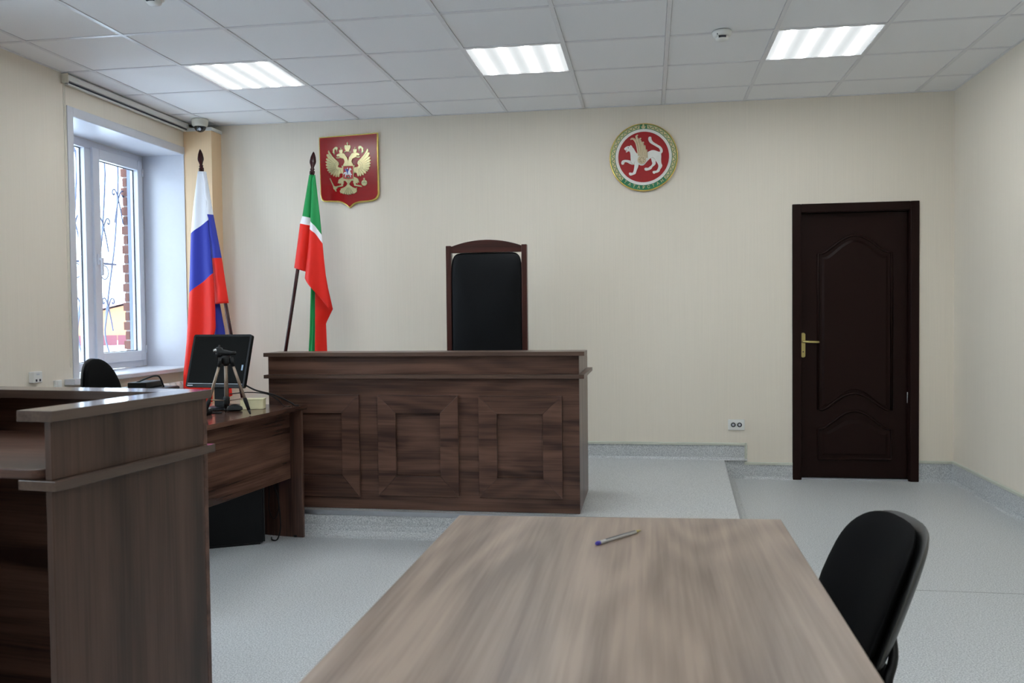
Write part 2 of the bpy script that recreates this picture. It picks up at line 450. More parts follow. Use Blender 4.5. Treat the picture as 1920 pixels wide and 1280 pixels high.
for k, p_ in enumerate(LAMPS[3:]):
    dup(l0, (*p_, HC), label='unseen glowing square ceiling light added in the %s row, %s' % (('second', 'third')[k // 3], ('on the window side', 'in the middle', 'on the door side')[k % 3]), group='added unseen ceiling lights of the nearer rows')

# ---------------------------------------------------------------- dais
def offs(poly, d):
    return [(poly[0][0], poly[0][1] - d), (poly[1][0] + d, poly[1][1] - d), (poly[2][0] + d, poly[2][1]), (poly[3][0], poly[3][1])]
dp = [(-2.235, 4.735), (0.478, 4.735), (0.556, YD), (-2.235, YD)]
rings = [(0.0, 0.075), (0.008, 0.045), (0.03, 0.022), (0.06, 0.012), (0.128, 0.004), (0.14, -0.004)]
vs = []; fs = []
for z, d in rings: vs += [(x, y, z) for x, y in offs(dp, d)]
for i in range(len(rings) - 1):
    for k in range(4):
        a = i * 4; fs.append((a + k, a + (k + 1) % 4, a + 4 + (k + 1) % 4, a + 4 + k))
fs.append(tuple(range((len(rings) - 1) * 4, len(rings) * 4)))
struct('dais', MB().add(vs, fs), M['floor'], label='low raised platform covered in speckled grey linoleum under the bench')
mb = MB().box(-2.2, 0.478, 4.727, 4.7345, 0.116, 0.142); struct('trim_1', mb, M['alu'])

# ---------------------------------------------------------------- skirting of turned-up linoleum with a cap
def skirt_back(x0, x1, z0, z1, name):
    b = setting(name)
    vs = [(0, 0.0), (-0.022, 0.0), (-0.012, 0.006), (-0.006, 0.02), (-0.005, z1 - z0 - 0.018), (0, z1 - z0 - 0.018)]
    pts = [(YD + a, z0 + c) for a, c in vs]
    MB().prism(pts, 'yz', x0, x1).build('lino_upstand', M['floor'], b)
    MB().prism([(YD, z1 - 0.02), (YD - 0.011, z1 - 0.02), (YD - 0.009, z1 - 0.006), (YD - 0.003, z1), (YD, z1)], 'yz', x0, x1).build('cap_strip', M['cap'], b)
    return b
b0 = skirt_back(-2.235, 0.722, 0.14, 0.272, 'baseboard_back')
MB().box(0.556, 0.722, YD - 0.005, YD, 0.0, 0.14).build('lino_upstand', M['floor'], b0)
MB().prism([(0.722, YD), (0.722, YD - 0.004), (0.716, YD - 0.010), (0.704, YD - 0.011), (0.702, YD)], 'xy', 0.128, 0.272).build('cap_strip', M['cap'], b0)
skirt_back(0.702, DX0, 0, 0.128, 'baseboard_back')
skirt_back(DX1, XR, 0, 0.156, 'baseboard_back')
skirt_back(XL, -2.25, 0, 0.14, 'baseboard_back')
b = setting('baseboard_right')
MB().prism([(XR, 0), (XR - 0.03, 0), (XR - 0.014, 0.006), (XR - 0.006, 0.022), (XR - 0.005, 0.14), (XR, 0.14)], 'xz', YB, YD).build('lino_upstand', M['floor'], b)
MB().prism([(XR, 0.138), (XR - 0.011, 0.138), (XR - 0.009, 0.152), (XR - 0.003, 0.158), (XR, 0.158)], 'xz', YB, YD).build('cap_strip', M['cap'], b)
b = setting('baseboard_left')
MB().prism([(XL, 0), (XL + 0.03, 0), (XL + 0.014, 0.006), (XL + 0.006, 0.022), (XL + 0.005, 0.14), (XL, 0.14)], 'xz', YB, YD).build('lino_upstand', M['floor'], b)
MB().prism([(XL, 0.138), (XL + 0.011, 0.138), (XL + 0.009, 0.152), (XL + 0.003, 0.158), (XL, 0.158)], 'xz', YB, YD).build('cap_strip', M['cap'], b)

# ---------------------------------------------------------------- boxed pipe in the corner
mb = MB().box(XL, -3.597, 6.546, YD, 0.0, 2.76); mb.box(-3.597, -3.465, 6.546, YD, 0.0, 2.76)
mb2 = MB().box(XL, -3.455, 6.536, YD, 2.76, 2.785); struct('trim_3', mb2, M['white_plastic'])
struct('trim_2', mb, M['orange_board'], label='narrow pale orange boxing in the corner beside the window')

# ---------------------------------------------------------------- windows
def window(name, a, b, detail):
    w_ = setting(name)
    RX = -4.065
    rv = MB(); rv.box(RX, XL + 0.002, b - 0.006, b, WZ0, WZ1); rv.box(RX, XL + 0.002, a, a + 0.006, WZ0, WZ1); rv.box(RX, XL + 0.002, a, b, WZ1 - 0.006, WZ1)
    rv.build('reveal_lining', M['white_pvc'], w_)
    tr = MB(); tr.box(XL, XL + 0.007, a - 0.055, a + 0.004, WZ0 - 0.02, WZ1 + 0.055); tr.box(XL, XL + 0.007, a + 0.004, min(b + 0.055, 6.545), WZ1 - 0.004, WZ1 + 0.055)
    if b < 6: tr.box(XL, XL + 0.007, b - 0.004, b + 0.055, WZ0 - 0.02, WZ1 + 0.055)
    tr.build('reveal_trim', M['white_pvc'], w_, bevel=0.002)
    s = MB(); s.prism([(RX - 0.03, WZ0), (XL + 0.06, WZ0), (XL + 0.072, WZ0 - 0.006), (XL + 0.072, WZ0 - 0.03), (XL + 0.06, WZ0 - 0.036), (XL + 0.04, WZ0 - 0.036), (XL + 0.04, WZ0 - 0.026), (RX - 0.03, WZ0 - 0.026)], 'xz', a - 0.0, min(b, 6.545))
    s.box(XL + 0.002, XL + 0.074, a - 0.14, a, WZ0 - 0.036, WZ0)
    s.build('window_sill', M['white_pvc'], w_)
    z0, z1 = WZ0 + 0.004, WZ1 - 0.008
    m0 = a + 0.63; m1 = m0 + 0.075
    fr = MB(); f = 0.062
    fr.box(RX - 0.065, RX, a + .006, a + f, z0, z1); fr.box(RX - 0.065, RX, b - f, b - .006, z0, z1)
    fr.box(RX - 0.065, RX, a + f, b - f, z1 - f, z1); fr.box(RX - 0.065, RX, a + f, b - f, z0, z0 + f)
    fr.build('frame', M['white_pvc'], w_, bevel=0.003)
    MB().box(RX - 0.065, RX, m0, m1, z0 + f, z1 - f).build('mullion', M['white_pvc'], w_, bevel=0.003)
    gk = MB(); g = 0.005
    def gask(y0, y1, q0, q1, x): # thin dark seal round a pane
        gk.box(x, x + 0.007, y0, y0 + g, q0, q1); gk.box(x, x + 0.007, y1 - g, y1, q0, q1)
        gk.box(x, x + 0.007, y0 + g, y1 - g, q0, q0 + g); gk.box(x, x + 0.007, y0 + g, y1 - g, q1 - g, q1)
    p0 = (a + f, m0, z0 + f, z1 - f)
    gask(*p0, RX - 0.041)
    MB().box(RX - 0.045, RX - 0.041, p0[0] + g, p0[1] - g, p0[2] + g, p0[3] - g).build('pane', M['glass'], w_)
    # spacer bar seen at the far edge of the double glazing
    sh = MB(); y0, y1, q0, q1 = m1 - 0.006, b - f + 0.012, z0 + f - 0.014, z1 - f + 0.014; t = 0.078
    sh.box(RX - 0.05, RX + 0.02, y0, y0 + t, q0, q1); sh.box(RX - 0.05, RX + 0.02, y1 - t + 0.02, y1, q0, q1)
    sh.box(RX - 0.05, RX + 0.02, y0 + t, y1 - t + 0.02, q0, q0 + t); sh.box(RX - 0.05, RX + 0.02, y0 + t, y1 - t + 0.02, q1 - t, q1)
    so = sh.build('sash', M['white_pvc'], w_, bevel=0.003)
    p1 = (y0 + t, y1 - t + 0.02, q0 + t, q1 - t)
    gask(*p1, RX - 0.026)
    MB().box(RX - 0.03, RX - 0.026, p1[0] + g, p1[1] - g, p1[2] + g, p1[3] - g).build('pane', M['glass'], w_)
    gk.build('seal', M['gasket'], w_)
    hd = MB().box(RX + 0.02, RX + 0.032, y0 + 0.022, y0 + 0.05, 1.66, 1.74)
    hd.box(RX + 0.032, RX + 0.055, y0 + 0.027, y0 + 0.045, 1.69, 1.71); hd.box(RX + 0.045, RX + 0.06, y0 + 0.026, y0 + 0.046, 1.58, 1.712)
    hd.build('window_handle', M['white_pvc'], so, bevel=0.003)
    hg = MB().tube([(RX + 0.022, y1 + 0.004, q0 + 0.06), (RX + 0.022, y1 + 0.004, q0 + 0.12)], 0.007); hg.tube([(RX + 0.022, y1 + 0.004, q1 - 0.12), (RX + 0.022, y1 + 0.004, q1 - 0.06)], 0.007)
    hg.build('hinge', M['white_pvc'], so)
    # lets Cycles sample the real sky through the opening
    ld = bpy.data.lights.new('window_portal', 'AREA'); ld.shape = 'RECTANGLE'; ld.size = WZ1 - WZ0; ld.size_y = b - a
    ld.cycles.is_portal = True
    lo = bpy.data.objects.new('window_portal', ld); COL.objects.link(lo)
    lo.location = (XO - 0.3, (a + b) / 2, (WZ0 + WZ1) / 2); lo.rotation_euler = (0, R(-90), 0)
    ld.size += 0.5; ld.size_y += 0.5
    return w_
window('window_1', *WINS[0], True)
window('unseen_window_2', *WINS[1], False)  # out of view, inferred from bluish daylight, added to light the room
window('added_window_3', *WINS[2], False)  # unseen window added to bring in more daylight

# ---------------------------------------------------------------- door
d1 = setting('door_1', (0, 0, 0))
cs = MB(); cw = 0.062
cs.box(DX0, DX0 + cw, YD - 0.014, YD + 0.02, 0, DZ); cs.box(DX1 - cw, DX1, YD - 0.014, YD + 0.02, 0, DZ); cs.box(DX0 + cw, DX1 - cw, YD - 0.014, YD + 0.02, DZ - cw, DZ)
cs.build('casing', M['door'], d1, bevel=0.005)
jb = MB(); jb.box(DX0 + 0.03, DX0 + cw + 0.004, YD, YD + 0.1, 0, DZ - cw); jb.box(DX1 - cw - 0.004, DX1 - 0.03, YD, YD + 0.1, 0, DZ - cw); jb.box(DX0 + 0.03, DX1 - 0.03, YD, YD + 0.1, DZ - cw - 0.004, DZ - 0.03)
jb.build('jamb', M['door'], d1)
LY = YD + 0.045
lf = MB().box(DX0 + cw + 0.006, DX1 - cw - 0.006, LY, LY + 0.045, 0.012, DZ - cw - 0.006).build('door_leaf', M['door'], d1, bevel=0.003)
def arch(x0, x1, z, rise, n=28):   # ogee arch from shoulder to shoulder
    return [(x0 + (x1 - x0) * i / n, z + rise * math.sin(math.pi * max(0, min(1, (i / n - 0.05) / 0.90))) ** 1.35) for i in range(n + 1)]
def moulded(x0, x1, zb, rb, zt, rt):
    bot = arch(x0, x1, zb, rb) if rb else [(x0, zb), (x1, zb)]
    path = bot + arch(x0, x1, zt, rt)[::-1]
    outer = [(x, LY, z) for x, z in path]
    m_ = MB(); m_.tube(outer, 0.010, 8, closed=True); m_.build('moulding', M['door'], lf)
    cxm = (x0 + x1) / 2; czm = (zb + zt) / 2
    s = lambda q, k: (cxm + (q[0] - cxm) * (1 - k / (x1 - x0)), czm + (q[1] - czm) * (1 - k / (zt - zb)))
    p_ = MB(); A = [s(q, 0.05) for q in path]; B = [s(q, 0.085) for q in path]; n = len(path)
    p_.add([(x, LY + 0.001, z) for x, z in A] + [(x, LY - 0.007, z) for x, z in B], [(i, (i + 1) % n, n + (i + 1) % n, n + i) for i in range(n)] + [tuple(range(n, 2 * n))])
    p_.build('panel', M['door'], lf)
moulded(1.245, 1.765, 0.520, 0.125, 1.685, 0.13)
moulded(1.245, 1.765, 0.152, 0, 0.378, 0.135)
hp = MB().prism([(1.1365 + 0.0165 * math.cos(t_), 1.004 + (0.077 if math.sin(t_) >= 0 else -0.077) + 0.0165 * math.sin(t_)) for t_ in [2 * math.pi * k / 32 for k in range(32)]], 'xz', LY - 0.008, LY)
hpo = hp.build('handle_plate', M['brass'], lf, bevel=0.003)
hv = MB().tube([(1.1365, LY - 0.006, 1.031), (1.1365, LY - 0.045, 1.031)], 0.009, 12)
hv.tube([(1.135, LY - 0.046, 1.031), (1.16, LY - 0.05, 1.031), (1.236, LY - 0.05, 1.028), (1.243, LY - 0.046, 1.028)], [0.0095, 0.0095, 0.009, 0.008], 12)
hv.build('door_handle', M['brass'], lf)
MB().prism([(1.1365 + 0.004 * math.cos(2 * math.pi * k / 12), 0.955 + 0.006 * math.sin(2 * math.pi * k / 12)) for k in range(12)], 'xz', LY - 0.0085, LY).build('keyhole', M['gasket'], lf)
MB().tube([(DX1 - cw - 0.004, LY - 0.004, 0.575), (DX1 - cw - 0.004, LY - 0.004, 0.655)], 0.005).build('hinge', M['steel'], lf)
MB().box(DX0 + cw, DX1 - cw, YD + 0.02, YD + 0.1, 0.0, 0.011).build('threshold', M['alu'], d1)

# ================================================================== OUTSIDE THE WINDOW
gz = -0.25
o_ = MB().box(-160, XO - 0.01, -60, 160, gz - 0.3, gz).build('snowy_ground', M['snow']); tag(o_, 'flat snow-covered yard seen through the window', 'ground', kind='structure')
# house with an orange gable and a pink roof
hs = thing('house', 'orange house with a pale pink roof seen through the right-hand window sash', 'house', (-39.2, 60.8, gz), R(30))
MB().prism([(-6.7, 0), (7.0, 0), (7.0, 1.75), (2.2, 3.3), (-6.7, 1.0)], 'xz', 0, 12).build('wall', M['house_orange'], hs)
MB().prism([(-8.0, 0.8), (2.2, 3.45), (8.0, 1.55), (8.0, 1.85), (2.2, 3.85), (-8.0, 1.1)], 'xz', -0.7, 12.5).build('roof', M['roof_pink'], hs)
MB().prism([(-8.0, 1.1), (2.2, 3.85), (8.0, 1.85), (8.0, 2.0), (2.2, 4.02), (-8.0, 1.25)], 'xz', -0.8, -0.3).build('snowy_verge', M['snow'], hs)
h2 = thing('house', 'low orange brick house far off behind the left-hand window pane', 'house', (-53.6, 57.6, gz), R(35))
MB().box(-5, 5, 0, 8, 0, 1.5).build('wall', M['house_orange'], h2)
MB().prism([(-5.6, 1.45), (5.6, 1.45), (0, 3.0)], 'xz', -0.4, 8.4).build('roof', M['snow'], h2)
fn = thing('fence', 'maroon sheet fence standing in front of the orange house', 'fence', (-31.2, 48.8, gz), R(33))
for k in range(10): MB().box(-4.2 + k * 0.83, -4.2 + k * 0.83 + 0.8, -0.03, 0.03, 0.0, 0.62).build('panel', M['fence_maroon'], fn)
# brick outer jamb of the window, toothed courses
bj = setting('brick_jamb', (0, 0, 0)); bj['label'] = 'toothed red brick outer edge of the window opening'
MB().box(XO - 0.004, -4.135, 6.533, 6.62, 0.6, 2.75).build('mortar_bed', M['mortar'], bj)
brk = {}
for k in range(27):
    z = 0.62 + k * 0.078
    for kind in (0, 1):
        if kind == 0: x0, x1 = (XO - 0.020, -4.185) if k % 2 else (XO - 0.006, -4.205)
        else: x0, x1 = (-4.175, -4.134) if k % 2 else (-4.195, -4.134)
        key = (k % 2, kind)
        if key not in brk:
            b_ = MB().box(x0, x1, 6.526, 6.60, 0, 0.066).build('brick', M['brick'], bj, loc=(0, 0, z)); brk[key] = b_.data
        else:
            b_ = bpy.data.objects.new('brick', brk[key]); COL.objects.link(b_); b_.parent = bj; b_.location = (0, 0, z)
# wrought window grille with a swollen belly
gr = thing('window_grille', 'pale blue wrought-iron security grille outside the window', 'grille', (XO - 0.02, 5.86, 0.75))
GX, GY, GZ = gr.location
prof = [(0.0, 2.56), (-4.262 + 4.32, 2.45), (-0.02, 1.9), (-0.075, 1.55), (-0.12, 1.25), (-0.125, 1.1), (-0.08, 0.95), (0.01, 0.80), (0.04, 0.70)]
prof[1] = (0.02, 2.4)
def gx(z):
    for (x0, z0), (x1, z1) in zip(prof, prof[1:]):
        if z1 <= z <= z0: return x0 + (x1 - x0) * (z0 - z) / (z0 - z1)
    return prof[-1][0]
ybars = [5.26 + 0.172 * k for k in range(8)]
for y in ybars:
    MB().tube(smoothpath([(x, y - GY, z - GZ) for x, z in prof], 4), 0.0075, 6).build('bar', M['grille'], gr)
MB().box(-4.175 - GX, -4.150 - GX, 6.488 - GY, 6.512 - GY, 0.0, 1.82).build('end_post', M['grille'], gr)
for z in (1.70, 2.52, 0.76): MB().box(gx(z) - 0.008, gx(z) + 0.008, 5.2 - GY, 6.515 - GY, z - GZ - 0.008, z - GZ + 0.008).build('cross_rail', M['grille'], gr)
def scroll(y, z, s, up):   # an X of two bent rods ending in curls
    m_ = MB()
    for sg in (-1, 1):
        P = [(sg * -0.055, -0.19), (sg * -0.03, -0.09), (0.0, 0.0), (sg * 0.022, 0.05), (sg * 0.045, 0.075), (sg * 0.07, 0.07), (sg * 0.078, 0.045), (sg * 0.062, 0.03), (sg * 0.05, 0.045)]
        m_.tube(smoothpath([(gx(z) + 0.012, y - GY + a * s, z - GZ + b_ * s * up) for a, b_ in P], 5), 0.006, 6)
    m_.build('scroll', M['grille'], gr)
for k in (1, 3, 5, 7):
    scroll(ybars[k], 2.22, 1.0, 1); scroll(ybars[k], 1.35, 1.0, 1)
for k in (0, 2, 4, 6): scroll(ybars[k], 1.98, 1.0, 1); scroll(ybars[k], 1.45, -1.0, 1)
for k in range(7):
    m_ = MB(); yc = (ybars[k] + ybars[k + 1]) / 2
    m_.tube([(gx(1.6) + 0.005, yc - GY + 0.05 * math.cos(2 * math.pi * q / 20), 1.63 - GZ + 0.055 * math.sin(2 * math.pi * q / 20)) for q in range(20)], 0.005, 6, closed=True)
    m_.build('ring', M['grille'], gr)

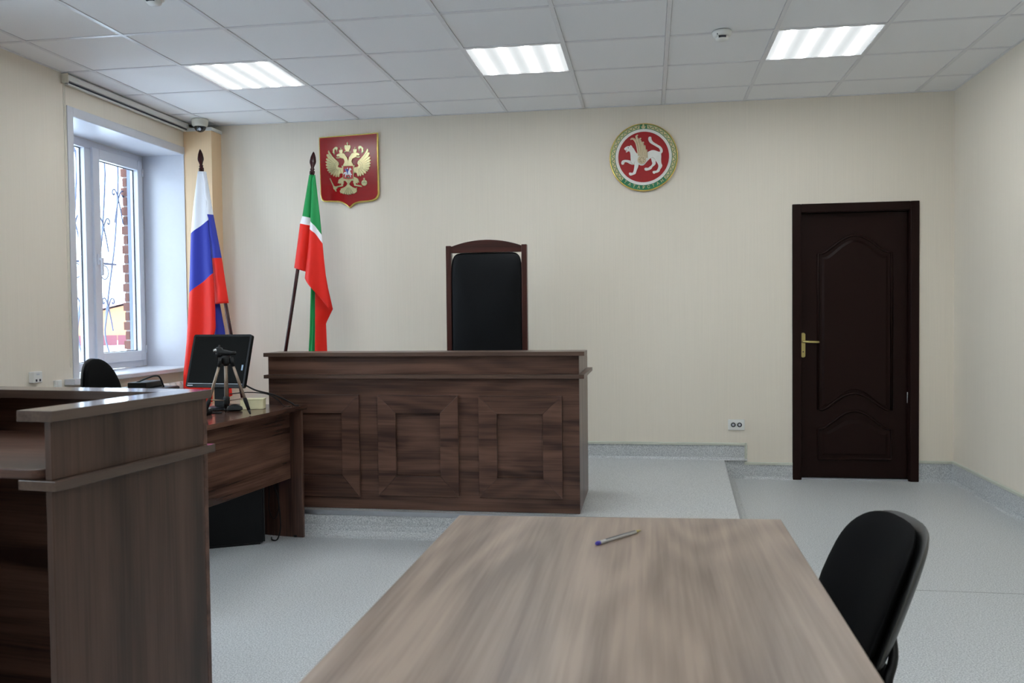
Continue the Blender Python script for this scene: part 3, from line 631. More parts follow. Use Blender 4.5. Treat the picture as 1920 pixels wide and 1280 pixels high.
DATA = {"eagle":{"wing":[[0.057,0.011],[0.05,-0.006],[0.077,-0.003],[0.086,0.007],[0.076,0.024],[0.081,0.042],[0.107,0.065],[0.129,0.088],[0.146,0.112],[0.159,0.139],[0.166,0.133],[0.168,0.121],[0.162,0.108],[0.177,0.107],[0.181,0.098],[0.173,0.083],[0.165,0.071],[0.183,0.076],[0.185,0.065],[0.172,0.052],[0.188,0.051],[0.19,0.044],[0.175,0.031],[0.188,0.025],[0.186,0.017],[0.171,0.009],[0.184,0.005],[0.184,-0.004],[0.168,-0.01],[0.176,-0.021],[0.174,-0.028],[0.16,-0.029],[0.165,-0.041],[0.156,-0.043],[0.144,-0.037],[0.149,-0.054],[0.145,-0.061],[0.132,-0.054],[0.125,-0.047],[0.13,-0.068],[0.123,-0.073],[0.112,-0.063],[0.105,-0.053],[0.109,-0.074],[0.101,-0.08],[0.092,-0.07],[0.089,-0.052],[0.089,-0.076],[0.079,-0.08],[0.074,-0.069],[0.071,-0.053],[0.058,-0.048],[0.049,-0.054],[0.044,-0.051],[0.045,0.012]],"head":[[0.0,0.048],[0.009,0.076],[0.024,0.096],[0.028,0.104],[0.043,0.109],[0.068,0.109],[0.083,0.107],[0.095,0.1],[0.096,0.088],[0.089,0.085],[0.075,0.087],[0.068,0.082],[0.082,0.078],[0.1,0.079],[0.098,0.072],[0.078,0.071],[0.069,0.075],[0.053,0.07],[0.038,0.064],[0.031,0.05],[0.031,0.037],[0.041,0.019],[0.045,0.008],[-0.001,0.009]],"small_crown":[[0.045,0.119],[0.043,0.137],[0.05,0.14],[0.057,0.136],[0.056,0.153],[0.059,0.157],[0.062,0.153],[0.061,0.136],[0.069,0.14],[0.075,0.135],[0.072,0.118],[0.069,0.109],[0.048,0.109]],"ribbon":[[0.085,0.156],[0.094,0.164],[0.109,0.162],[0.12,0.151],[0.128,0.144],[0.126,0.126],[0.133,0.119],[0.122,0.113],[0.117,0.099],[0.112,0.113],[0.114,0.13],[0.109,0.144],[0.098,0.141],[0.096,0.128],[0.09,0.117],[0.09,0.135],[0.085,0.145]],"thigh":[[0.043,-0.078],[0.065,-0.088],[0.081,-0.097],[0.086,-0.115],[0.09,-0.129],[0.077,-0.125],[0.075,-0.137],[0.062,-0.128],[0.06,-0.143],[0.096,-0.15],[0.107,-0.153],[0.113,-0.164],[0.089,-0.16],[0.046,-0.151],[0.046,-0.141],[0.039,-0.127],[0.041,-0.113],[0.028,-0.109],[0.015,-0.122],[0.009,-0.133],[-0.002,-0.146],[-0.002,-0.101],[0.021,-0.1]],"crown":[[-0.029,0.167],[-0.022,0.176],[-0.011,0.17],[-0.007,0.173],[-0.009,0.184],[-0.013,0.189],[-0.008,0.191],[-0.006,0.199],[-0.002,0.199],[-0.001,0.19],[0.005,0.188],[0.0,0.183],[0.0,0.173],[0.004,0.169],[0.015,0.174],[0.022,0.165],[0.022,0.151],[0.014,0.134],[0.01,0.124],[0.026,0.117],[0.025,0.113],[0.006,0.12],[-0.015,0.122],[-0.034,0.113],[-0.036,0.117],[-0.019,0.129],[-0.026,0.143],[-0.029,0.157]],"shield":[[-0.045,0.008],[0.048,0.009],[0.046,-0.098],[-0.001,-0.105],[-0.046,-0.095]],"shield_red":[[-0.039,0.004],[0.042,0.005],[0.04,-0.094],[-0.001,-0.1],[-0.041,-0.092]],"tail":[[-0.016,-0.146],[-0.031,-0.159],[-0.068,-0.172],[-0.064,-0.179],[-0.074,-0.189],[-0.068,-0.208],[-0.057,-0.207],[-0.047,-0.214],[-0.036,-0.211],[-0.025,-0.218],[-0.014,-0.217],[-0.005,-0.223],[0.008,-0.219],[0.019,-0.22],[0.026,-0.213],[0.041,-0.215],[0.052,-0.211],[0.067,-0.202],[0.07,-0.19],[0.067,-0.18],[0.071,-0.166],[0.056,-0.172],[0.038,-0.165],[0.016,-0.15],[0.006,-0.136],[-0.003,-0.129],[-0.011,-0.135]],"scepter":[[-0.158,-0.085],[-0.152,-0.084],[-0.122,-0.147],[-0.104,-0.153],[-0.09,-0.159],[-0.093,-0.167],[-0.104,-0.174],[-0.102,-0.193],[-0.108,-0.193],[-0.116,-0.179],[-0.126,-0.173],[-0.13,-0.149]],"horse":[[-0.037,-0.053],[-0.032,-0.044],[-0.025,-0.043],[-0.018,-0.04],[-0.007,-0.039],[0.002,-0.037],[0.008,-0.027],[0.012,-0.015],[0.016,-0.009],[0.02,-0.011],[0.026,-0.019],[0.028,-0.027],[0.023,-0.03],[0.019,-0.028],[0.018,-0.038],[0.022,-0.048],[0.025,-0.057],[0.032,-0.062],[0.03,-0.069],[0.027,-0.067],[0.02,-0.062],[0.021,-0.074],[0.025,-0.085],[0.02,-0.085],[0.016,-0.074],[0.011,-0.062],[0.0,-0.064],[-0.012,-0.063],[-0.019,-0.073],[-0.022,-0.085],[-0.027,-0.085],[-0.025,-0.072],[-0.024,-0.06],[-0.027,-0.051],[-0.032,-0.055],[-0.034,-0.062],[-0.037,-0.061]],"rider":[[-0.016,-0.041],[-0.018,-0.033],[-0.025,-0.029],[-0.027,-0.02],[-0.021,-0.017],[-0.014,-0.019],[-0.007,-0.018],[0.0,-0.021],[0.004,-0.028],[0.001,-0.037],[-0.001,-0.052],[0.003,-0.06],[-0.003,-0.06],[-0.007,-0.052],[-0.009,-0.042]],"rhead":[[-0.008,-0.011],[-0.004,-0.007],[0.001,-0.009],[0.002,-0.015],[-0.003,-0.018],[-0.008,-0.017]],"dragon":[[-0.015,-0.083],[-0.008,-0.078],[0.001,-0.081],[0.01,-0.086],[0.018,-0.084],[0.014,-0.091],[0.003,-0.093],[-0.002,-0.096],[-0.008,-0.09],[-0.015,-0.089]],"lance":[[-0.024,-0.009],[0.007,-0.086]],"orb_c":[[0.131,-0.131],[0.155,-0.132]],"cross":[[0.129,-0.113],[0.128,-0.104],[0.122,-0.101],[0.122,-0.098],[0.128,-0.097],[0.129,-0.09],[0.133,-0.09],[0.133,-0.097],[0.138,-0.098],[0.138,-0.102],[0.133,-0.104],[0.134,-0.113]],"center":[[0.0,0.013]],"outline":[[-0.247,0.247],[-0.001,0.255],[0.246,0.264],[0.247,-0.229],[0.225,-0.262],[0.181,-0.278],[0.092,-0.284],[0.038,-0.299],[0.002,-0.328],[-0.028,-0.301],[-0.077,-0.278],[-0.144,-0.272],[-0.207,-0.27],[-0.233,-0.252],[-0.242,-0.209]]},"leopard":{"body":[[-0.145,0.067],[-0.134,0.078],[-0.118,0.085],[-0.103,0.084],[-0.095,0.092],[-0.085,0.082],[-0.081,0.074],[-0.072,0.064],[-0.062,0.045],[-0.05,0.029],[-0.031,0.019],[-0.013,0.012],[0.025,0.01],[0.031,0.032],[0.044,0.041],[0.065,0.048],[0.087,0.045],[0.106,0.037],[0.121,0.034],[0.123,0.044],[0.115,0.06],[0.096,0.073],[0.069,0.09],[0.05,0.103],[0.039,0.119],[0.036,0.135],[0.04,0.147],[0.049,0.15],[0.058,0.146],[0.06,0.134],[0.063,0.123],[0.075,0.108],[0.1,0.091],[0.124,0.075],[0.138,0.059],[0.143,0.043],[0.141,0.029],[0.132,0.02],[0.132,-0.003],[0.131,-0.028],[0.133,-0.053],[0.139,-0.069],[0.134,-0.085],[0.123,-0.1],[0.119,-0.112],[0.105,-0.121],[0.089,-0.124],[0.078,-0.13],[0.069,-0.123],[0.067,-0.114],[0.075,-0.108],[0.092,-0.108],[0.102,-0.099],[0.108,-0.084],[0.11,-0.068],[0.102,-0.049],[0.09,-0.032],[0.09,-0.055],[0.08,-0.067],[0.065,-0.079],[0.06,-0.09],[0.043,-0.1],[0.018,-0.104],[0.007,-0.097],[0.007,-0.086],[0.015,-0.082],[0.033,-0.083],[0.046,-0.075],[0.058,-0.066],[0.065,-0.051],[0.06,-0.032],[0.054,-0.011],[0.043,-0.019],[0.024,-0.037],[0.009,-0.055],[-0.007,-0.064],[-0.026,-0.062],[-0.036,-0.056],[-0.041,-0.075],[-0.051,-0.097],[-0.057,-0.115],[-0.063,-0.126],[-0.082,-0.133],[-0.099,-0.137],[-0.109,-0.129],[-0.11,-0.118],[-0.101,-0.114],[-0.084,-0.117],[-0.076,-0.105],[-0.071,-0.083],[-0.069,-0.057],[-0.082,-0.056],[-0.104,-0.048],[-0.122,-0.037],[-0.138,-0.034],[-0.143,-0.038],[-0.147,-0.049],[-0.157,-0.053],[-0.166,-0.048],[-0.167,-0.036],[-0.16,-0.023],[-0.144,-0.018],[-0.122,-0.019],[-0.1,-0.024],[-0.096,-0.026],[-0.097,-0.004],[-0.098,0.018],[-0.101,0.037],[-0.109,0.047],[-0.119,0.044],[-0.128,0.038],[-0.133,0.045],[-0.123,0.047],[-0.131,0.049],[-0.136,0.056],[-0.142,0.061]],"feathers":[[[-0.096,0.132],[-0.087,0.14],[-0.071,0.135],[-0.056,0.115],[-0.046,0.083],[-0.04,0.05],[-0.034,0.009]],[[-0.04,0.165],[-0.052,0.157],[-0.046,0.135],[-0.034,0.106],[-0.027,0.072],[-0.021,0.009]],[[-0.017,0.14],[-0.029,0.134],[-0.021,0.112],[-0.015,0.084],[-0.012,0.046],[-0.008,0.008]],[[0.004,0.11],[-0.007,0.104],[-0.003,0.077],[0.001,0.046],[0.004,0.005]],[[0.014,0.084],[0.008,0.075],[0.01,0.045],[0.014,0.001]],[[0.027,0.051],[0.02,0.045],[0.022,0.026],[0.023,-0.009]]],"folds":[[[-0.098,-0.024],[-0.094,-0.037],[-0.086,-0.048],[-0.075,-0.056]],[[-0.064,-0.032],[-0.069,-0.043],[-0.07,-0.057]],[[0.054,-0.01],[0.068,-0.007],[0.08,-0.016],[0.09,-0.032]]],"disc":[[-0.013,-0.023],[0.019,-0.024]],"eye":[[-0.114,0.072]],"mouth":[[-0.129,0.054]]},"flags":{"one":{"pole":[[-3.487,2.411],[-3.191,1.155],[-3.509,2.596]],"sleeve":{"L":[[-3.482,2.411],[-3.439,2.069],[-3.375,1.722],[-3.323,1.363]],"R":[[-3.448,2.409],[-3.372,2.067],[-3.286,1.72],[-3.213,1.37]],"B":[[[0,2.073],[1,2.067]],[[0,1.722],[1,1.724]]]},"drape":{"L":[[-3.505,2.412],[-3.525,2.165],[-3.536,1.911],[-3.523,1.457],[-3.523,1.075],[-3.534,0.829],[-3.524,0.616]],"R":[[-3.459,2.41],[-3.421,2.161],[-3.383,1.907],[-3.326,1.529],[-3.303,1.3],[-3.293,1.177],[-3.325,0.992],[-3.29,0.617]],"B":[[[0,1.923],[0.5,1.977],[1,2.026]],[[0,1.453],[0.5,1.531],[1,1.605]]]},"reverse":{"L":[[-3.512,2.079],[-3.529,1.953],[-3.541,1.742],[-3.548,1.407],[-3.55,1.075],[-3.562,0.87]],"R":[[-3.526,2.08],[-3.527,1.91],[-3.524,1.658],[-3.519,1.365],[-3.519,1.075],[-3.531,0.87]],"B":[]},"tip":{"L":[[-3.54,0.952],[-3.549,0.87],[-3.556,0.837],[-3.536,0.779]],"R":[[-3.491,0.952],[-3.487,0.869],[-3.485,0.828],[-3.477,0.665]],"B":[]},"back":{"L":[[-3.352,1.405],[-3.332,1.156],[-3.31,0.869],[-3.286,0.617]],"R":[[-3.316,1.404],[-3.256,1.148],[-3.205,0.869],[-3.17,0.658]],"B":[[[0,1.074],[1,1.012]]]}},"two":{"pole":[[-2.568,2.351],[-2.737,0.99],[-2.561,2.536]],"sleeve":{"L":[[-2.59,2.352],[-2.635,2.033],[-2.651,1.975],[-2.687,1.633]],"R":[[-2.55,2.351],[-2.557,2.018],[-2.564,1.96],[-2.582,1.598]],"B":[[[0,2.033],[1,2.014]],[[0,1.975],[1,1.956]]]},"drape":{"L":[[-2.558,2.322],[-2.556,1.989],[-2.563,1.803],[-2.581,1.549]],"R":[[-2.533,2.35],[-2.48,2.028],[-2.436,1.718],[-2.373,1.31]],"B":[[[0,1.989],[0.45,1.95],[1,1.879]],[[0,1.927],[0.45,1.893],[1,1.813]]]},"green":{"L":[[-2.549,1.639],[-2.546,1.393],[-2.546,1.15],[-2.553,0.949],[-2.543,0.668]],"R":[[-2.524,1.638],[-2.524,1.393],[-2.521,1.15],[-2.523,0.948],[-2.514,0.668]],"B":[]},"dark":{"L":[[-2.554,1.639],[-2.546,1.393],[-2.542,1.15],[-2.544,0.949],[-2.535,0.668]],"R":[[-2.498,1.638],[-2.494,1.393],[-2.487,1.15],[-2.485,0.948],[-2.476,0.669]],"B":[]},"back":{"L":[[-2.524,1.638],[-2.516,1.393],[-2.508,1.15],[-2.506,0.948],[-2.497,0.669]],"R":[[-2.464,1.637],[-2.429,1.473],[-2.386,1.314],[-2.438,1.206],[-2.423,1.008],[-2.413,0.669]],"B":[]}}},"flagplane":[6.12,0.125]}
# ================================================================== JUDGE'S BENCH (stands on the dais)
BX0, BX1, BY, BZ = -2.203, -0.385, 4.78, 0.14
bench = thing('judge_bench', 'long dark walnut-look court bench with three framed panels, standing on the dais', 'bench', ((BX0 + BX1) / 2, BY, BZ))
ox, oy, oz = bench.location
def bbox(name, x0, x1, y0, y1, z0, z1, mat, parent=bench, bevel=0.0015):
    return MB().box(x0 - ox, x1 - ox, y0 - oy, y1 - oy, z0 - oz, z1 - oz).build(name, M[mat], parent, bevel=bevel)
bbox('front_panel', BX0, BX1 - 0.0, BY, BY + 0.022, BZ + 0.004, 0.897, 'wood_x')
bbox('fascia', BX0, BX1, BY, BY + 0.022, 0.918, 1.023, 'wood_x')
bbox('top_ledge', BX0 - 0.016, BX1 + 0.032, BY - 0.03, BY + 0.20, 1.023, 1.046, 'wood_edge')
bbox('front_band', BX0 - 0.016, BX1 + 0.03, BY - 0.03, BY + 0.022, 0.897, 0.918, 'wood_edge')
SD = 0.66   # depth of the end panels
for x0, x1 in ((BX0, BX0 + 0.022), (BX1 - 0.022, BX1)):
    bbox('side_panel', x0, x1, BY + 0.022, BY + SD, BZ + 0.004, 0.897, 'wood_z')
    s = MB()
    prof = [(BY + 0.022, 0.918), (BY + SD, 0.918), (BY + SD, 0.985), (BY + SD - 0.02, 1.005), (BY + SD - 0.07, 1.016), (BY + 0.2, 1.0225), (BY + 0.022, 1.0225)]
    s.prism([(y - oy, z - oz) for y, z in prof], 'yz', x0 - ox, x1 - ox)
    s.build('side_fascia', M['wood_z'], bench, bevel=0.0015)
bbox('side_band', BX1 - 0.022, BX1 + 0.03, BY + 0.022, BY + SD + 0.02, 0.897, 0.918, 'wood_edge')
bbox('side_band', BX0 - 0.016, BX0 + 0.022, BY + 0.022, BY + SD + 0.02, 0.897, 0.918, 'wood_edge')
bbox('desktop', BX0 + 0.022, BX1 - 0.022, BY + 0.022, BY + SD, 0.88, 0.902, 'wood_x')
def framed(xa, xb, za, zb, ia, ib, ja, jb):
    """four mitred boards round a recess"""
    y0, y1 = BY - 0.020 - oy, BY - oy
    g = 0.0006
    Q = lambda x, z: (x - ox, z - oz)
    for nm, pts in (('frame_rail', [(xa, zb), (xb, zb), (ib, jb), (ia, jb)]), ('frame_rail', [(xa, za), (xb, za), (ib, ja), (ia, ja)]),
                    ('frame_stile', [(xa, za + g), (xa, zb - g), (ia, jb - g), (ia, ja + g)]), ('frame_stile', [(xb, za + g), (xb, zb - g), (ib, jb - g), (ib, ja + g)])):
        MB().prism([Q(*p) for p in pts], 'xz', y0, y1).build(nm, M['wood_x' if nm == 'frame_rail' else 'wood_stile'], bench, bevel=0.0012)
M['wood_stile'] = wood('ash_laminate_stile', 'X', c0=(54, 35, 29), c1=(108, 79, 66), seed=8.2)
framed(-2.12, -1.650, 0.214, 0.803, -2.015, -1.753, 0.337, 0.698)
framed(-1.537, -1.068, 0.226, 0.801, -1.432, -1.172, 0.338, 0.699)
framed(-0.950, -0.480, 0.228, 0.799, -0.846, -0.587, 0.337, 0.699)

# ================================================================== HIGH-BACKED CHAIR behind the bench
th = thing('judge_chair', 'tall chair with black leather back in a dark red wood frame, behind the bench', 'chair', (-1.107, 5.72, 0.14))
tx, ty, tz = th.location
def tb(name, x0, x1, y0, y1, z0, z1, mat, bevel=0.004): return MB().box(x0, x1, y0, y1, z0, z1).build(name, M[mat], th, bevel=bevel)
hw = 0.283
for s in (-1, 1):
    a, b_ = sorted((s * hw, s * (hw - 0.037)))
    tb('back_post', a, b_, 0.155, 0.205, 0.0, 1.595, 'mahogany')
    tb('front_leg', a, b_, -0.30, -0.25, 0.0, 0.62, 'mahogany')
    tb('armrest', min(s * (hw + 0.01), s * (hw - 0.06)), max(s * (hw + 0.01), s * (hw - 0.06)), -0.32, 0.155, 0.62, 0.655, 'mahogany_h', 0.01)
    tb('side_rail', a, b_, -0.25, 0.155, 0.34, 0.40, 'mahogany_h')
cr_ = MB(); top = arc(0, 1.632 - 0.72, 0.72, 110.0, 70.0, 16)
cr_.prism([(x, z) for x, z in [(0.246, 1.545), (-0.246, 1.545)] + top], 'xz', 0.157, 0.203)
cr_.build('crest_rail', M['mahogany_h'], th, bevel=0.004)
tb('seat_frame', -0.246, 0.246, -0.29, 0.155, 0.34, 0.40, 'mahogany_h')
MB().cushion(0.50, 1.20, 0.05, 0.0, 0.02, n=11, mtx=Matrix.Translation((0, 0.17, 0.945)) @ Matrix.Rotation(math.pi, 4, 'Z')).build('back_cushion', M['black_leather'], th)
MB().cushion(0.52, 0.46, 0.07, 0.0, 0.02, n=7, mtx=Matrix.Translation((0, -0.08, 0.43)) @ Matrix.Rotation(math.pi / 2, 4, 'X')).build('seat_cushion', M['black_leather'], th)

# ================================================================== LECTERN in the left foreground
le = thing('lectern', 'large walnut-look lectern with raised rim and open back, at the left edge', 'lectern', (-1.266, 1.676, 0), R(-6.8))
LW, LL = 0.80, 0.567
def lb(name, x0, x1, y0, y1, z0, z1, mat, bevel=0.0015): return MB().box(x0, x1, y0, y1, z0, z1).build(name, M[mat], le, bevel=bevel)
for sd in (0, 1):   # right side, then the mirrored left side
    fx = (lambda a, b_: (a, b_)) if sd == 0 else (lambda a, b_: (-LW - b_, -LW - a))
    lb('side_panel', *fx(-0.033, -0.015), 0.012, LL - 0.022, 0.0, 0.876, 'wood_shaded')
    lb('upper_side_panel', *fx(-0.033, -0.015), 0.012, LL - 0.022, 0.898, 1.026, 'wood_shaded')
    lb('rim_arm', *fx(-0.095, 0.0), 0.0, LL, 1.026, 1.05, 'wood_le')if False else None
M['wood_rim'] = wood('ash_rim', 'Y', c0=(66, 52, 45), c1=(93, 76, 67), spec=0.5, rough=0.13, seed=6.1, figure=0.4)
M['wood_rim_x'] = wood('ash_rim_cross', 'X', c0=(66, 52, 45), c1=(93, 76, 67), spec=0.5, rough=0.13, seed=7.1, figure=0.4)
for sd in (0, 1):
    fx = (lambda a, b_: (a, b_)) if sd == 0 else (lambda a, b_: (-LW - b_, -LW - a))
    lb('rim_arm', *fx(-0.095, 0.0), 0.0, LL, 1.026, 1.05, 'wood_rim')
    lb('side_band', *fx(-0.095, 0.005), 0.0, LL + 0.005, 0.876, 0.898, 'wood_rim')
lb('rim_front', -LW + 0.095, -0.095, LL - 0.105, LL, 1.026, 1.05, 'wood_rim_x')
lb('front_band', -LW + 0.095, -0.095, LL - 0.04, LL + 0.005, 0.876, 0.898, 'wood_rim_x')
lb('front_panel', -LW + 0.015, -0.015, LL - 0.022, LL - 0.004, 0.0, 0.876, 'wood_x')
lb('upper_front_panel', -LW + 0.015, -0.015, LL - 0.022, LL - 0.004, 0.898, 1.026, 'wood_x')
c = arc(-0.036 - 0.035, 0.006 + 0.035, 0.035, -90, 0, 8); c2 = arc(-LW + 0.071, 0.041, 0.035, 180, 270, 8)
MB().prism(c2 + c + [(-0.036, LL - 0.024), (-LW + 0.036, LL - 0.024)], 'xy', 0.8985, 0.921).build('writing_shelf', M['wood_x'], le, bevel=0.003)

# ================================================================== SIDE DESK by the bench
de = thing('desk', 'walnut-look side desk with a slanted knee panel, between lectern and court bench', 'desk', (-1.935, 4.695, 0), R(-6.5))
def db(name, x0, x1, y0, y1, z0, z1, mat, bevel=0.0015): return MB().box(x0, x1, y0, y1, z0, z1).build(name, M[mat], de, bevel=bevel)
M['wood_desk'] = wood('ash_laminate_desk', 'Y', rough=0.18, seed=9.4, spec=0.5)
db('desktop', -0.70, 0.0, -1.50, 0.0, 0.726, 0.75, 'wood_desk')
db('end_panel', -0.66, -0.008, -0.05, -0.032, 0.0, 0.726, 'wood_z')
db('end_panel', -0.66, -0.008, -1.47, -1.452, 0.0, 0.726, 'wood_z')
db('knee_panel', -0.098, -0.082, -1.452, -0.05, 0.335, 0.726, 'wood_desk')
MB().lathe([(0.014, 0.0), (0.014, 0.012)], 10, Matrix.Translation((-0.06, -0.041, -0.001))).build('glide', M['black_plastic'], de)

# ================================================================== TABLE in the foreground
ta = thing('table', 'long walnut-look table filling the foreground, a pen lying on it', 'table', (0, 0, 0))
tp = [(-0.470, 2.098), (0.309, 2.140), (0.3055, 0.62), (-0.474, 0.62)]
MB().prism(tp, 'xy', 0.726, 0.75).build('tabletop', M['wood_table'], ta, bevel=0.002)
MB().box(-0.42, 0.26, 1.80, 1.818, 0.0, 0.726).build('end_panel', M['wood_z'], ta)
MB().box(-0.42, 0.26, 0.70, 0.718, 0.0, 0.726).build('end_panel', M['wood_z'], ta)
MB().box(-0.09, -0.072, 0.718, 1.80, 0.36, 0.726).build('modesty_panel', M['wood_y'], ta)
# pen
pn = thing('ballpoint_pen', 'clear ballpoint pen with a blue end plug lying on the table', 'pen', (-0.113, 1.852, 0.7544), math.atan2(0.127, 0.093) + 0.0)
def rod(x0, x1, r, n=6): return MB().tube([(x0, 0, 0), (x1, 0, 0)], r, n)
rod(0.006, 0.135, 0.0041, 6).build('barrel', M['clear_plastic'], pn)
rod(0.028, 0.132, 0.0022, 8).build('ink_tube', M['ink'], pn).location.z = 0.0025
MB().tube([(-0.004, 0, 0), (0.0, 0, 0), (0.008, 0, 0)], [0.0032, 0.0043, 0.0043], 12).build('end_plug', M['blue_cap'], pn)
MB().tube([(0.135, 0, 0), (0.142, 0, 0), (0.153, 0, 0), (0.156, 0, 0)], [0.0036, 0.003, 0.0012, 0.0005], 10).build('tip', M['brass'], pn)

# ================================================================== CHAIRS WITH BLACK UPHOLSTERY
def visitor_chair(loc, rz):
    """stacking chair; local +Y is the way it faces, origin under the seat centre"""
    t = thing('visitor_chair', 'black upholstered chair pushed up to the right side of the foreground table', 'chair', loc, rz)
    lean = Matrix.Translation((0, -0.235, 0.588)) @ Matrix.Rotation(R(21), 4, 'X')
    MB().cushion(0.41, 0.35, 0.030, 0.05, 0.016, n=3.0, mtx=lean @ Matrix.Translation((0, 0.012, 0)), taper=0.07).build('backrest', M['black_fabric'], t)
    MB().cushion(0.43, 0.37, 0.034, 0.055, -0.004, n=3.0, mtx=lean @ Matrix.Translation((0, -0.014, 0)), taper=0.07).build('back_shell', M['grey_plastic'], t)
    MB().cushion(0.47, 0.42, 0.05, 0.0, 0.018, n=3.5, mtx=Matrix.Translation((0, 0.0, 0.455)) @ Matrix.Rotation(math.pi / 2, 4, 'X')).build('seat', M['black_fabric'], t)
    MB().cushion(0.48, 0.43, 0.03, 0.0, 0.0, n=3.5, mtx=Matrix.Translation((0, 0.0, 0.435)) @ Matrix.Rotation(math.pi / 2, 4, 'X')).build('seat_shell', M['black_plastic'], t)
    for s in (-1, 1):
        MB().tube(smoothpath([(s * 0.25, 0.22, 0.01), (s * 0.245, 0.20, 0.2), (s * 0.235, 0.17, 0.40), (s * 0.2, 0.12, 0.428), (s * 0.2, -0.14, 0.428)], 5), 0.012, 8).build('front_leg', M['black_satin'], t)
        MB().tube(smoothpath([(s * 0.25, -0.26, 0.01), (s * 0.235, -0.20, 0.22), (s * 0.215, -0.17, 0.42), (s * 0.17, -0.20, 0.49), (s * 0.13, -0.210, 0.55), (s * 0.13, -0.230, 0.60)], 5), 0.011, 8).build('rear_leg', M['black_satin'], t)
        for y in (0.22, -0.26): MB().lathe([(0.016, 0.0), (0.015, 0.03), (0.012, 0.035)], 10, Matrix.Translation((s * 0.25, y, 0))).build('foot_cap', M['black_plastic'], t)
    return t
visitor_chair((0.305, 2.125, 0), R(90 + 6))

def office_chair(loc, rz):
    t = thing('office_chair', 'black swivel chair with a rounded back, in front of the window', 'chair', loc, rz)
    bk = Matrix.Translation((0, -0.20, 0.80)) @ Matrix.Rotation(R(6), 4, 'X')
    MB().cushion(0.33, 0.46, 0.05, 0.03, 0.012, n=2.3, mtx=bk, taper=0.10).build('backrest', M['black_fabric'], t)
    MB().cushion(0.34, 0.47, 0.035, 0.035, -0.002, n=2.3, mtx=bk @ Matrix.Translation((0, -0.026, 0)), taper=0.10).build('back_shell', M['black_plastic'], t)
    MB().cushion(0.46, 0.44, 0.07, 0.0, 0.015, n=3.2, mtx=Matrix.Translation((0, 0.04, 0.47)) @ Matrix.Rotation(math.pi / 2, 4, 'X')).build('seat', M['black_fabric'], t)
    MB().tube(smoothpath([(0, -0.02, 0.42), (0, -0.18, 0.42), (0, -0.262, 0.50), (0, -0.265, 0.70)], 5), 0.02, 8, flat=0.5).build('back_bracket', M['black_plastic'], t)
    MB().lathe([(0.05, 0.07), (0.03, 0.10), (0.026, 0.25), (0.02, 0.26), (0.02, 0.42), (0.09, 0.43)], 16).build('gas_column', M['black_satin'], t)
    for k in range(5):
        a = 2 * math.pi * k / 5 + 0.3; d = Vector((math.cos(a), math.sin(a), 0))
        MB().tube([d * 0.02 + Vector((0, 0, 0.095)), d * 0.16 + Vector((0, 0, 0.085)), d * 0.285 + Vector((0, 0, 0.066))], [0.026, 0.021, 0.014], 8).build('base_arm', M['black_plastic'], t)
        cw_ = MB(); sdv = Vector((-d.y, d.x, 0))
        for s in (-1, 1): cw_.tube([d * 0.285 + sdv * s * 0.006 + Vector((0, 0, 0.027)), d * 0.285 + sdv * s * 0.022 + Vector((0, 0, 0.027))], 0.027, 14)
        cw_.build('castor', M['black_plastic'], t)
    return t
office_chair((-2.87, 4.47, 0), R(-90))

# ================================================================== ON THE SIDE DESK
DT = 0.75
mo = thing('monitor', 'black flat monitor on the side desk behind the small tripod', 'monitor', (-2.333, 4.46, DT), R(-8))
tilt = Matrix.Translation((0, -0.05, 0.122)) @ Matrix.Rotation(R(-17), 4, 'X')
W2, HM = 0.186, 0.298
mm = MB(); rc = arc(W2 - .012, HM - .012, .012, 0, 90, 5) + arc(-W2 + .012, HM - .012, .012, 90, 180, 5) + arc(-W2 + .012, .012, .012, 180, 270, 5) + arc(W2 - .012, .012, .012, 270, 360, 5)
n_ = len(rc)
mm.add([tilt @ Vector((x, -0.012, z)) for x, z in rc] + [tilt @ Vector((x, 0.010, z)) for x, z in rc] + [tilt @ Vector((x * 0.8, 0.036, HM / 2 + (z - HM / 2) * 0.75)) for x, z in rc],
       [tuple(range(n_)), tuple(range(3 * n_ - 1, 2 * n_ - 1, -1))] + [(i + k * n_, (i + 1) % n_ + k * n_, (i + 1) % n_ + (k + 1) * n_, i + (k + 1) * n_) for k in (0, 1) for i in range(n_)])
body = mm.build('casing', M['black_satin'], mo)
MB().box(-W2 + 0.013, W2 - 0.013, -0.0135, -0.0119, 0.021, HM - 0.012, tilt).build('screen', M['screen'], mo)
MB().box(-W2 + 0.013, W2 - 0.013, -0.0145, -0.0119, 0.0185, 0.0202, tilt).build('bezel_line', M['silver'], mo)
MB().box(-W2 + 0.012, -W2 + 0.046, -0.0135, -0.0119, 0.007, 0.0105, tilt).build('maker_mark', M['silver'], mo)
MB().box(W2 - 0.033, W2 - 0.023, -0.0145, -0.013, 0.095, 0.125, tilt).build('sticker', M['card_blue'], mo)
st = MB(); st.box(-0.035, 0.035, -0.012, 0.02, 0.012, 0.2); st.lathe([(0.10, 0.0), (0.10, 0.008), (0.06, 0.016), (0.0, 0.018)], 28); st.build('stand', M['black_satin'], mo)

